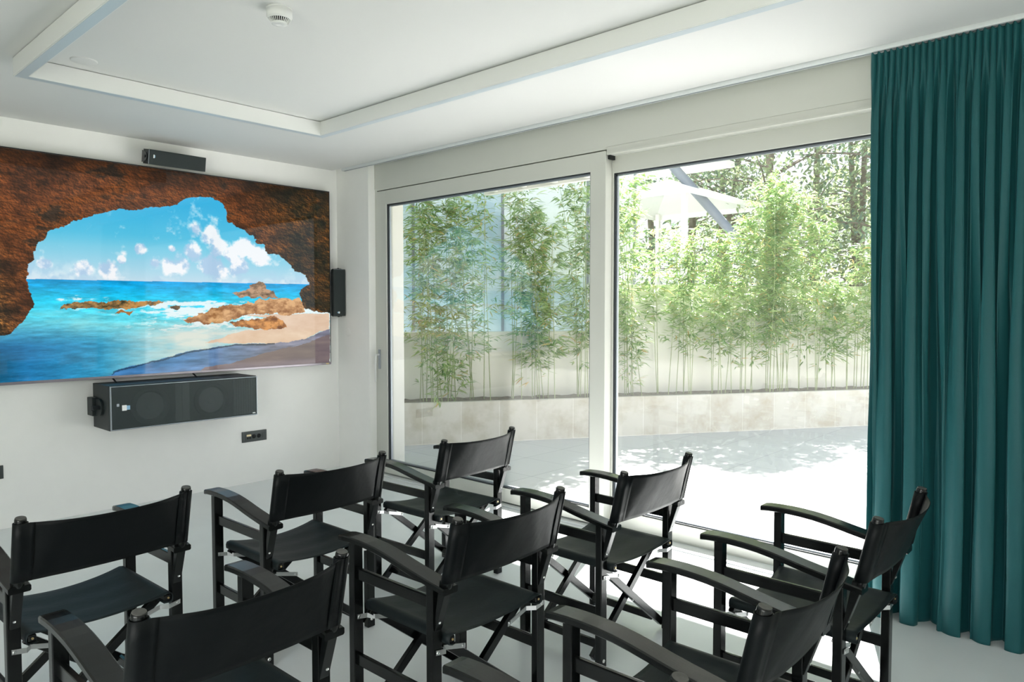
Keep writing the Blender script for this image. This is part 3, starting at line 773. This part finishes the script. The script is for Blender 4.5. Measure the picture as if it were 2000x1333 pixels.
# ================================================================== wall sockets
def socket(loc, label):
    t = thing('wall_socket', label, 'wall socket', loc)
    bm = bmesh.new(); box(bm, -.1155, .1155, -.010, 0, -.047, .047, bev=.002)
    link_mesh('face_plate', bm, M['socket'], t)
    bm = bmesh.new(); box(bm, -.088, .088, -.0125, -.008, -.027, .027, bev=.001)
    o = link_mesh('insert', bm, M['socket'], t)
    for cx in (-.008, .038):
        bm = bmesh.new(); lathe(bm, [(.019, .0), (.019, .002), (.0165, .002), (.0165, .0004), (0, .0004)], 28)
        s_ = link_mesh('outlet', bm, M['dark_slot'], t); s_.matrix_local = Matrix.Translation((cx, -.0125, 0)) @ Matrix.Rotation(PI / 2, 4, 'X')
        for dx in (-.008, .008):
            bm = bmesh.new(); box(bm, dx - .002, dx + .002, -.002, .002, .0004, .0012); link_mesh('pin_hole', bm, M['spk'], s_)
    bm = bmesh.new(); box(bm, -.076, -.034, -.0137, -.0125, .004, .020)
    link_mesh('label_field', bm, mat('socket_label', (.80, .66, .40), .5), t)
    for cx in (-.066, -.045):
        bm = bmesh.new(); box(bm, cx - .008, cx + .008, -.0137, -.0125, -.019, -.003); link_mesh('data_port', bm, M['dark_slot'], t)
    for cz in (-.014, 0, .014):
        bm = bmesh.new(); box(bm, .070, .075, -.0137, -.0125, cz - .0025, cz + .0025); link_mesh('indicator', bm, M['dark_slot'], t)
socket((3.152, D - .0005, .413), 'dark grey wall socket plate with two outlets below the right end of the centre loudspeaker')
socket((1.168, D - .0005, .403), 'dark grey wall socket plate cut off by the left edge of the photo')

# ================================================================== curtain
def curtain():
    ycnt, zcnt = 1500, 84
    y_edge, y_end = 1.19, -.42
    u = np.linspace(0, 1, ycnt)[None, :]; z = np.concatenate([np.linspace(-.004, .16, 10), np.linspace(.18, 2.60, 52), np.linspace(2.62, 2.838, 22)])[:, None]
    u = u + 0 * z; zz = z + 0 * u
    sm = lambda a, b, v: (lambda t: t * t * (3 - 2 * t))(np.clip((v - a) / (b - a), 0, 1))
    Ln = y_edge - y_end
    w1 = fbm(u, zz, 7, .35, 3, 201) - .5; w2 = fbm(u, zz, 15, .5, 3, 211) - .5; w3 = fbm(u, zz, 9, .9, 3, 221)
    pB = 2 * PI * (Ln / .150) * (u + .050 * w1); pM = 2 * PI * (Ln / .062) * (u + .020 * w2 + .010 * w1); pT = 2 * PI * (Ln / .0285) * (u + .006 * w2)
    wT = sm(2.15, 2.74, zz); wM = sm(2.74, 2.2, zz) if False else (1 - sm(2.45, 2.80, zz)) * (.42 + .58 * sm(.3, 1.8, zz)); wB = 1 - sm(.7, 2.5, zz)
    fold = lambda p: 2.1 * np.abs(np.sin(p / 2)) ** .75 - 1.15
    aB = .060 * wB * (.65 + .7 * w3); aM = .026 * wM; aT = .0085 * wT
    x = 4.000 - .078 * (1 - sm(.0, 2.7, zz)) - (aB * fold(pB) + aM * fold(pM) + aT * fold(pT))
    x = x + .012 * sm(2.60, 2.72, zz) * 0
    x = np.minimum(x, 4.028)
    y = y_edge - u * Ln - .010 * sm(2.7, 2.0, zz) * 0 + .33 * aB * np.sin(2 * pB) * -1 + .30 * aM * np.sin(2 * pM) * -1
    y = y - .06 * (1 - sm(.2, 2.6, zz)) * (1 - u)
    pin = np.exp(-((zz - 2.705) / .006) ** 2); x = x + pin * .002
    hem = np.exp(-((zz - .125) / .006) ** 2); x = x + hem * .002
    zt = zz + (zz > 2.80) * (.006 * np.sin(pT))
    bm_v = np.stack([x, y, zt], -1).reshape(-1, 3)
    R_, C2 = zt.shape
    idx = np.arange(R_ - 1)[:, None] * C2 + np.arange(C2 - 1)[None, :]
    q = np.stack([idx, idx + C2, idx + C2 + 1, idx + 1], -1).reshape(-1, 4)
    me = bpy.data.meshes.new('curtain'); me.from_pydata(bm_v.tolist(), [], q.tolist()); me.materials.append(M['curtain'])
    me.polygons.foreach_set('use_smooth', [True] * len(me.polygons))
    o = bpy.data.objects.new('curtain', me); COL.objects.link(o)
    so = o.modifiers.new('thickness', 'SOLIDIFY'); so.thickness = .0016; so.offset = 0
    return o
tag(curtain(), 'floor-length pleated dark teal curtain drawn back at the right end of the window', 'curtain')

# ================================================================== director's chairs
def chair_protos(root):
    wd = M['wood']
    def P(name, bm, m, smooth=False, parent=None): return link_mesh(name, bm, m, parent or root, smooth)
    for s in (-1, 1):
        xo, xi = s * .292, s * .250
        xa, xb = min(xo, xi), max(xo, xi)
        bm = bmesh.new(); box(bm, xa, xb, .253, .285, 0, .679, bev=.003); P('leg', bm, wd)
        bm = bmesh.new(); box(bm, xa, xb, -.176, -.144, 0, .645, bev=.003); P('leg', bm, wd)
        # armrest: curved board
        prof = [(.338, .694), (.315, .698), (.27, .7005), (.22, .701), (.17, .699), (.12, .695), (.07, .688), (.02, .679), (-.03, .669), (-.08, .660), (-.13, .652), (-.18, .644), (-.236, .635)]
        bm = bmesh.new(); rings = []
        for y, z in prof:
            w = .033 if y > .33 or y < -.23 else .0345
            c, th = s * .2665, .0225
            r = .004
            pts = [(-w, -th + r), (-w, -r), (-w + r, 0), (w - r, 0), (w, -r), (w, -th + r), (w - r, -th), (-w + r, -th)]
            rings.append([bm.verts.new((c + px, y, z + pz)) for px, pz in pts])
        for a, b in zip(rings, rings[1:]):
            for k in range(8): bm.faces.new((a[k], b[k], b[(k + 1) % 8], a[(k + 1) % 8]))
        bm.faces.new(rings[0]); bm.faces.new(list(reversed(rings[-1])))
        bmesh.ops.recalc_face_normals(bm, faces=bm.faces[:])
        P('armrest', bm, wd)
        for (za, zb2) in ((.541, .584), (.218, .262)):
            bm = bmesh.new(); xr = s * .271
            box(bm, xr - .009, xr + .009, -.148, .257, za, zb2, bev=.004); P('side_rail', bm, wd)
        # back post: round above the arm, flat slanted tail screwed to the rear leg below it
        pc = s * .268
        bm = bmesh.new()
        tube(bm, [(pc, -.2185, .625), (pc, -.222, .64), (pc, -.2715, .862), (pc, -.2728, .868)], [.0165, .0175, .0175, .0160], 20)
        prism(bm, [(-.202, .655), (-.240, .655), (-.1800, .478), (-.1755, .474), (-.1755, .50)], pc - .016, pc + .016, bev=.002)
        po = P('back_post', bm, wd)
        bm = bmesh.new(); tube(bm, [(pc, -.2727, .8675), (pc, -.2730, .8690)], [.0158, .0150], 20)
        P('post_cap', bm, M['endgrain'], parent=po)
        # seat rail
        bm = bmesh.new(); box(bm, s * .225 - .013, s * .225 + .013, -.200, .250, .424, .448, bev=.004); sr = P('seat_rail', bm, wd)
        bm = bmesh.new(); tube(bm, [(s * .225, -.2005, .437), (s * .225, -.203, .437)], .004, 10); P('brass_pin', bm, M['brass'], parent=sr)
        # crossed legs, front pair and rear pair
        for yb in (-.1325 if s < 0 else -.1095, .2425 if s < 0 else .2195):
            bm = bmesh.new()
            bar(bm, (s * .226, yb, .418), (-s * .2635, yb, .028), .021, .034, up=(0, 0, 1), bev=.0025)
            cl = P('cross_leg', bm, wd)
            if s < 0:
                bm = bmesh.new(); d = -1 if yb < 0 else 1
                tube(bm, [(-.0188 * 0 + .0, yb + d * .0105 * (1 if yb < 0 else 1), .2145 + .0), (0, yb + d * .0135, .2145)], .0045, 10)
                P('pivot_bolt', bm, M['steel'], True, parent=cl)
        bm = bmesh.new(); box(bm, -s * .208 - .009, -s * .208 + .009, -.12, .232, .050, .085, bev=.003); P('foot_stretcher', bm, wd)
        # steel links
        for (ya, yc, d) in ((-.1785, -.1455, -1), (.2505, .2300, -1)):
            bm = bmesh.new()
            pts = [(s * .280, ya, .402), (s * .236, ya, .394), (s * .216, yc, .389), (s * .112, yc, .360)]
            rb = [[bm.verts.new((px_ , py_ + oy, pz_ + oz)) for oy, oz in ((0, -.0085), (-.0022, -.0085), (-.0022, .0085), (0, .0085))] for px_, py_, pz_ in pts]
            for a, b in zip(rb, rb[1:]):
                for k in range(4): bm.faces.new((a[k], a[(k + 1) % 4], b[(k + 1) % 4], b[k]))
            bm.faces.new(rb[0]); bm.faces.new(list(reversed(rb[-1]))); bmesh.ops.recalc_face_normals(bm, faces=bm.faces[:])
            lk = P('hinge_link', bm, M['steel'])
            for (bx, by, bz) in ((s * .271, ya, .399), (s * .122, yc, .363)):
                bm = bmesh.new(); tube(bm, [(bx, by, bz), (bx, by - .0022, bz), (bx, by - .0042, bz)], [.0078, .0074, .0040], 14)
                P('bolt', bm, M['steel'], True, parent=lk)
        bm = bmesh.new(); tube(bm, [(pc + s * .004, -.186, .505), (pc + s * .004, -.1905, .5055)], [.0052, .0045], 12)
        P('screw', bm, M['steel'], True)
        bm = bmesh.new(); tube(bm, [(pc + s * .004, -.176, .040), (pc + s * .004, -.1785, .040), (pc + s * .004, -.1800, .040)], [.0078, .0072, .004], 12)
        P('bolt', bm, M['steel'], True)
    # seat canvas
    bm = bmesh.new(); prof = [(-.208, .4205), (-.228, .4195), (-.2415, .424), (-.2425, .440), (-.238, .4515), (-.222, .4545)]
    mid = [(x, .4545 - .024 * (1 - (x / .222) ** 2)) for x in np.linspace(-.21, .21, 25)]
    prof = prof + mid + [(-x, z) for x, z in reversed(prof)]
    ys = np.linspace(-.204, .247, 20); rows = []
    for y in ys:
        e = abs((y - .0215) / .2255)
        rows.append([bm.verts.new((x, y + (.012 * (1 - (x / .222) ** 2) * (-(y - .0215)) / .2255 if abs(x) < .222 else 0), z - (.004 * (1 - e) if abs(x) < .2 else 0) + .0015 * math.sin(y * 47 + x * 3) * (1 if abs(x) < .2 else 0))) for x, z in prof])
    for a, b in zip(rows, rows[1:]):
        for k in range(len(prof) - 1): bm.faces.new((a[k], a[k + 1], b[k + 1], b[k]))
    so = P('seat', bm, M['seat_canvas_lit'], True); md = so.modifiers.new('t', 'SOLIDIFY'); md.thickness = .0022; md.offset = 0
    # back canvas
    def post(z): return -.222 - (z - .64) * (.0495 / .222)
    bm = bmesh.new(); rows = []
    zs = np.linspace(.650, .852, 14); xs = np.linspace(-.248, .248, 41)
    for z in zs:
        f = (z - .65) / .202
        row = []
        for x in xs:
            q = 1 - abs(x / .248) ** 2.4
            bow = (.020 + .036 * f ** 1.2) * q
            wob = .0022 * math.sin(abs(x) * 60 + z * 25) * math.exp(-(.248 - abs(x)) / .09)
            row.append(bm.verts.new((x, post(z) - .017 - bow + wob, z - .006 * q * f)))
        rows.append(row)
    for a, b in zip(rows, rows[1:]):
        for k in range(len(xs) - 1): bm.faces.new((a[k], a[k + 1], b[k + 1], b[k]))
    bo = P('backrest', bm, M['fabric'], True); md = bo.modifiers.new('t', 'SOLIDIFY'); md.thickness = .0022; md.offset = 0
    for s in (-1, 1):
        pc = s * .268; bm = bmesh.new(); rings = []
        for z in (.650, .70, .75, .80, .852):
            c = Vector((pc, post(z), z)); r = .0212 if z > .66 else .0216
            f = (z - .65) / .202; rg = []
            for a in np.linspace(-PI * .5, PI * 1.5, 26):
                rg.append((c.x + s * -1 * 0 + r * math.sin(a + PI * .5) * -1 * s * 0 + r * math.cos(a), c.y + r * math.sin(a), z))
            # flap running onto the panel
            for x in (.252, .243, .234):
                q = 1 - abs(x / .248) ** 2.4 if x < .248 else 0
                rg.append((s * x, post(z) - .0205 - (.020 + .036 * f ** 1.2) * q, z))
            if s > 0: rg = rg
            rings.append([bm.verts.new(p) for p in rg])
        for a, b in zip(rings, rings[1:]):
            for k in range(len(a) - 1): bm.faces.new((a[k], a[k + 1], b[k + 1], b[k]))
        bmesh.ops.recalc_face_normals(bm, faces=bm.faces[:])
        sl = P('canvas_sleeve', bm, M['fabric'], True, parent=bo); md = sl.modifiers.new('t', 'SOLIDIFY'); md.thickness = .002; md.offset = 0

def copy_tree(o, parent=None):
    c = o.copy(); COL.objects.link(c)
    if parent is not None: c.parent = parent
    for ch in list(o.children): copy_tree(ch, c)
    return c
CH = [
 ((.880, 2.997, .0375), 'black folding director\'s chair at the left edge, first row nearest the television'),
 ((1.799, 2.999, .0213), 'black folding director\'s chair in the middle of the first row, below the wall socket'),
 ((2.730, 3.026, .0427), 'black folding director\'s chair in the first row, beside the sliding glass door'),
 ((2.757, 1.931, .0013), 'black folding director\'s chair, second row at the window, canvas back lit grey by daylight'),
 ((1.831, 1.953, .0164), 'black folding director\'s chair in the centre of the photo, middle of the second row'),
 ((.863, 1.951, .019), 'black folding director\'s chair at bottom left, back cut by the lower edge'),
 ((2.755, .959, -.001), 'black folding director\'s chair in the third row in front of the teal curtain'),
 ((1.831, .942, .0168), 'black folding director\'s chair at bottom right, left of the one by the curtain'),
 ((.890, .921, -.0044), 'black folding director\'s chair at bottom edge, only an armrest and post top showing'),
]
proto = thing('directors_chair', CH[0][1], 'chair', group='directors chairs in three rows of three')
chair_protos(proto)
for i, ((x, y, a), lab) in enumerate(CH):
    o = proto if i == 0 else copy_tree(proto)
    o.location = (x, y, 0); o.rotation_euler = (0, 0, a); o['label'] = lab

# ================================================================== outside: terrace, overhang, planter
struct_box('terrace', 4.27, 15, -8, 14, -.14, -.006, m='terrace')
bm = bmesh.new(); box(bm, -40, 60, -40, 60, -.6, -.15)
tag(link_mesh('garden_ground', bm, M['ground']), kind='structure')
struct_box('wall_facade', 4.45, 4.47, -8, -2.6, -.1, 3.4, m='facade')
bm = bmesh.new(); box(bm, 4.45, 4.60, -8, 12, 2.86, 3.25); box(bm, -2.35, 4.45, -2.75, D + .2, ZC + .15, ZC + .25)
tag(link_mesh('roof', bm, M['facade']), kind='structure')
ov = thing('roof_overhang', 'white slatted roof overhang above the glass outside', 'overhang', (4.45, 2.0, 2.75))
bm = bmesh.new(); box(bm, 4.45, 5.52, -3.0, 5.45, 2.86, 2.93)
rel(link_mesh('soffit', bm, M['facade'], ov), ov)
bm = bmesh.new(); box(bm, 5.50, 5.555, -3.0, 5.46, 2.75, 2.90, bev=.003)
rel(link_mesh('edge_beam', bm, M['facade'], ov), ov)
for k in range(21):
    y = 5.28 - .402 * k
    bm = bmesh.new(); box(bm, 4.45, 5.52, y - .025, y + .025, 2.765, 2.862)
    rel(link_mesh('rafter', bm, M['facade'], ov), ov)

PL = Matrix.Translation((6.98, 5.16, 0)) @ Matrix.Rotation(math.atan2(-.559, .829), 4, 'Z')   # local x along the planter, y away from the room
def slab_mat():
    m, n, l, b = new_mat('planter_slabs')
    tc = n.new('ShaderNodeTexCoord'); mp = n.new('ShaderNodeMapping'); mp.inputs['Location'].default_value = (.20 + 9, 0, 0); mp.inputs['Rotation'].default_value = (0, 0, 0)
    sx = n.new('ShaderNodeSeparateXYZ'); cb = n.new('ShaderNodeCombineXYZ')
    l.new(tc.outputs['Object'], mp.inputs[0]); l.new(mp.outputs[0], sx.inputs[0]); l.new(sx.outputs['X'], cb.inputs['X']); l.new(sx.outputs['Z'], cb.inputs['Y'])
    br = n.new('ShaderNodeTexBrick'); br.offset = 0; br.inputs['Scale'].default_value = 1; br.inputs['Brick Width'].default_value = .45; br.inputs['Row Height'].default_value = 2
    br.inputs['Mortar Size'].default_value = .004; br.inputs['Color1'].default_value = (.56, .53, .47, 1); br.inputs['Color2'].default_value = (.60, .575, .52, 1); br.inputs['Mortar'].default_value = (.72, .71, .67, 1)
    l.new(cb.outputs[0], br.inputs['Vector'])
    t = n.new('ShaderNodeTexNoise'); t.inputs['Scale'].default_value = 3.2; t.inputs['Detail'].default_value = 7; t.inputs['Roughness'].default_value = .65
    l.new(tc.outputs['Object'], t.inputs['Vector'])
    r = n.new('ShaderNodeValToRGB'); r.color_ramp.elements[0].position = .28; r.color_ramp.elements[0].color = (.70, .64, .53, 1); r.color_ramp.elements[1].position = .55; r.color_ramp.elements[1].color = (1, 1, 1, 1)
    l.new(t.outputs[0], r.inputs[0])
    mx = n.new('ShaderNodeMix'); mx.data_type = 'RGBA'; mx.blend_type = 'MULTIPLY'; mx.inputs[0].default_value = 1
    l.new(br.outputs[0], mx.inputs[6]); l.new(r.outputs[0], mx.inputs[7]); l.new(mx.outputs[2], b.inputs['Base Color']); b.inputs['Roughness'].default_value = .85
    return m
pl = thing('garden_planter', 'long raised concrete-slab planter bed holding the bamboo across the terrace', 'planter')
pl.matrix_world = PL
bm = bmesh.new(); box(bm, -4.2, 8.5, 0, .07, -.006, .475, bev=.004); link_mesh('slab_wall', bm, slab_mat(), pl)
bm = bmesh.new(); bmesh.ops.create_grid(bm, x_segments=160, y_segments=12, size=.5)
rr = random.Random(5)
for v in bm.verts:
    v.co = Vector((2.15 + v.co.x * 12.7, .335 + v.co.y * .52, .448 + rr.uniform(-.008, .012)))
link_mesh('soil', bm, M['soil'], pl)
gw = thing('garden_wall', 'plain cream rendered garden wall standing behind the bamboo', 'wall'); gw.matrix_world = PL; gw['kind'] = 'structure'
bm = bmesh.new(); box(bm, -4.2, .25, .60, .78, -.1, 1.20); link_mesh('low_wall', bm, M['render'], gw)
bm = bmesh.new(); box(bm, -4.2, .26, .58, .80, 1.20, 1.26, bev=.004); link_mesh('coping', bm, M['render'], gw)
bm = bmesh.new(); box(bm, .25, 8.5, .60, .80, -.1, 1.86); link_mesh('high_wall', bm, M['render'], gw)
gs = thing('glass_screen', 'tall blue-grey frosted glass screen rising behind the bamboo on the left', 'glass screen'); gs.matrix_world = PL
for (a, b_, zlo, zhi, mm) in PANELS:
    bm = bmesh.new(); box(bm, a + .004, b_ - .004, 1.30, 1.32, zlo - .001, zhi + .001); link_mesh('glass_panel', bm, M[mm], gs)
for a in PPOSTS:
    bm = bmesh.new(); box(bm, a - .018, a + .018, 1.285, 1.335, -.1, 6.6); link_mesh('post', bm, M['grey_pole'], gs)

# ---- bamboo clumps
def mesh_np(name, verts, faces, mats, fmat, parent=None):
    me = bpy.data.meshes.new(name)
    me.from_pydata(verts.tolist() if hasattr(verts, 'tolist') else verts, [], faces)
    for m_ in mats: me.materials.append(m_)
    o = bpy.data.objects.new(name, me); COL.objects.link(o)
    if parent is not None: o.parent = parent
    return o
def leaves_mesh(name, rs, centres, dirs, lens, wids, material, parent, droop=.35):
    """lance-shaped folded leaves: 6 verts, 4 faces each"""
    n = len(centres); d = dirs / np.linalg.norm(dirs, axis=1, keepdims=True)
    up = np.array([0, 0, 1.0]) + rs.normal(0, .35, (n, 3))
    s = np.cross(d, up); s /= np.linalg.norm(s, axis=1, keepdims=True); nn = np.cross(s, d)
    L_ = lens[:, None]; w = wids[:, None]
    p0 = centres
    m1 = p0 + d * L_ * .35; m2 = p0 + d * L_ * .70 - np.array([0, 0, 1]) * L_ * droop * .12; tip = p0 + d * L_ - np.array([0, 0, 1]) * L_ * droop * .35
    V_ = np.stack([p0, m1 + s * w * .5, m1 - nn * w * .12, m1 - s * w * .5, m2 + s * w * .38, m2 - s * w * .38, tip], 1).reshape(-1, 3)
    base = (np.arange(n) * 7)[:, None]
    tri = lambda a, b, c: (base + np.array([a, b, c])[None, :])
    F_ = np.concatenate([tri(0, 1, 2), tri(0, 2, 3), tri(1, 4, 2), tri(2, 4, 5), tri(2, 5, 3), tri(4, 6, 5)], 0)
    me = bpy.data.meshes.new(name)
    me.vertices.add(len(V_)); me.vertices.foreach_set('co', V_.astype(np.float32).ravel())
    me.loops.add(F_.size); me.loops.foreach_set('vertex_index', F_.astype(np.int32).ravel())
    me.polygons.add(len(F_)); me.polygons.foreach_set('loop_start', (np.arange(len(F_)) * 3).astype(np.int32))
    try: me.polygons.foreach_set('loop_total', np.full(len(F_), 3, np.int32))
    except Exception: pass
    me.update(calc_edges=True); me.materials.append(material)
    o = bpy.data.objects.new(name, me); COL.objects.link(o)
    if parent is not None: o.parent = parent
    return o

def bamboo(seed, s, off, height, culms, dens, spread, low, label, leaf_len=.125):
    rs = np.random.RandomState(seed)
    w = PL @ Vector((s, off, .455))
    t = thing('bamboo_plant', label, 'bamboo', w, group='bamboo plants in the long planter')
    cents, dirs = [], []
    for k in range(max(4, int(culms * .75))):
        bx, by = rs.normal(0, spread * .34), rs.normal(0, .10)
        lean = rs.normal(0, .05, 2); cur = rs.normal(0, .10, 2); h = height * rs.uniform(.80, 1.0)
        f = lambda z: np.array([bx + lean[0] * z + cur[0] * (z / 2.5) ** 3, np.clip(by + lean[1] * z * .5 + cur[1] * (z / 2.5) ** 3 * .5, -.22, .18), z])
        zs = np.linspace(0, h, 16); pts = [Vector(f(z)) for z in zs]
        bm = bmesh.new(); tube(bm, pts, [.0050 * (1 - .75 * z / h) + .0008 for z in zs], 6, caps=False)
        for zn in np.arange(.12, h, .26):       # nodes
            p = Vector(f(zn)); tube(bm, [p - Vector((0, 0, .006)), p, p + Vector((0, 0, .006))], [.004, .0066 * (1 - .6 * zn / h), .004], 6, caps=False)
        link_mesh('culm', bm, M['bamboo_stem'], t)
        z = low + rs.uniform(-.15, .40)
        while z < h:
            fr = z / h
            for _ in range(2 if rs.rand() < .75 else 1):
                a = rs.uniform(0, 2 * PI); rl = rs.uniform(.12, .36) * (1.15 - .55 * fr)
                base = f(z); tipd = np.array([math.cos(a), math.sin(a) * .8, rs.uniform(.25, .9)]); tipd /= np.linalg.norm(tipd)
                nl = max(2, int(rs.uniform(6, 13) * dens * (.55 + .45 * min(1, fr * 1.25))))
                for q in range(nl):
                    fq = rs.uniform(.25, 1.0); c = base + tipd * rl * fq; c[1] = np.clip(c[1], -.42, .50 - off)
                    a2 = a + rs.uniform(-1.1, 1.1)
                    cents.append(c); dirs.append([math.cos(a2), math.sin(a2), rs.uniform(-.55, .45)])
            z += rs.uniform(.05, .11)
        for _ in range(int(7 * dens)):
            a = rs.uniform(0, 2 * PI); cents.append(f(h) - np.array([0, 0, rs.uniform(0, .12)])); dirs.append([math.cos(a), math.sin(a), rs.uniform(-.1, .9)])
    n = len(cents)
    leaves_mesh('foliage', rs, np.array(cents), np.array(dirs), rs.uniform(.55, 1.25, n) * leaf_len, rs.uniform(.012, .022, n), M['bamboo_leaf'], t)
    return n
NL = 0
for i, (s, off, h, cu, de, spd, low, lab) in enumerate(BAMBOO):
    NL += bamboo(300 + i, s, off, h, cu, de, spd, low, lab)

# ---- small white patio structure and leaning pole beyond the planter
pa = thing('patio_canopy', 'white canvas canopy roof on a pale frame beyond the bamboo', 'canopy', PCAN)
bm = bmesh.new()
pts = [(-1.5, -1.2), (1.5, -1.2), (1.5, 1.2), (-1.5, 1.2)]
for z, k in ((0, 0), (.75, 1)):
    b0 = [bm.verts.new((x, y, z)) for x, y in pts]; ap = bm.verts.new((0, 0, z + .45)); b1 = [bm.verts.new((x, y, z - .10)) for x, y in pts]
    for a in range(4):
        bm.faces.new((b0[a], b0[(a + 1) % 4], ap)); bm.faces.new((b0[a], b1[a], b1[(a + 1) % 4], b0[(a + 1) % 4]))
    if k == 0: pts = [(x * .8 - .5, y * .8) for x, y in pts]
link_mesh('canvas_roof', bm, M['canvas_white'], pa)
for (x, y) in ((-1.4, -1.1), (1.4, -1.1), (1.4, 1.1), (-1.4, 1.1)):
    bm = bmesh.new(); box(bm, x - .04, x + .04, y - .04, y + .04, -PCAN[2] - .1, .02); link_mesh('post', bm, M['facade'], pa)
bm = bmesh.new(); tube(bm, [Vector(a) for a in POLE], [.085, .080, .075], 14)
tag(link_mesh('leaning_pole', bm, M['grey_pole']), 'thick grey pole leaning diagonally above the bamboo outside', 'pole')

# ---- trees beyond the garden
def tree(name, label, seed, loc, h, crown, nleaf, leaf, material, trunks=1, low=.25):
    rs = np.random.RandomState(seed)
    t = thing(name, label, 'tree', loc, group='trees beyond the garden wall')
    tips = []
    bm = bmesh.new()
    for k in range(trunks):
        x0, y0 = rs.normal(0, .25, 2) * (trunks > 1); lx, ly = rs.normal(0, .35, 2)
        pts = [Vector((x0 + lx * (q ** 1.3), y0 + ly * q, q * h * .92 - .2)) for q in np.linspace(0, 1, 8)]
        tube(bm, pts, [.10 * (1 - .8 * q) * (h / 7) + .01 for q in np.linspace(0, 1, 8)], 8)
        for b in range(26):
            q = rs.uniform(low, 1); p = pts[0].lerp(pts[-1], q); a = rs.uniform(0, 2 * PI); r = crown * rs.uniform(.35, 1) * (1.1 - .6 * abs(q - .6))
            e = p + Vector((math.cos(a) * r, math.sin(a) * r, rs.uniform(.1, .9) * r * .6))
            tube(bm, [p, p.lerp(e, .5) + Vector((0, 0, .08)), e], [.028, .016, .006], 5, caps=False); tips.append((p, e))
    link_mesh('trunk', bm, M['bark'], t)
    c, d = [], []
    for i in range(nleaf):
        p, e = tips[rs.randint(len(tips))]; q = rs.uniform(.35, 1.05); b = p.lerp(e, q)
        o = rs.normal(0, crown * .13, 3); c.append([b.x + o[0], b.y + o[1], max(.1, b.z + o[2])]); d.append(rs.normal(0, 1, 3) + [0, 0, -.2])
    leaves_mesh('foliage', rs, np.array(c), np.array(d), rs.uniform(.7, 1.3, nleaf) * leaf, rs.uniform(.45, .65, nleaf) * leaf, material, t)
for a in TREES: tree(*a)
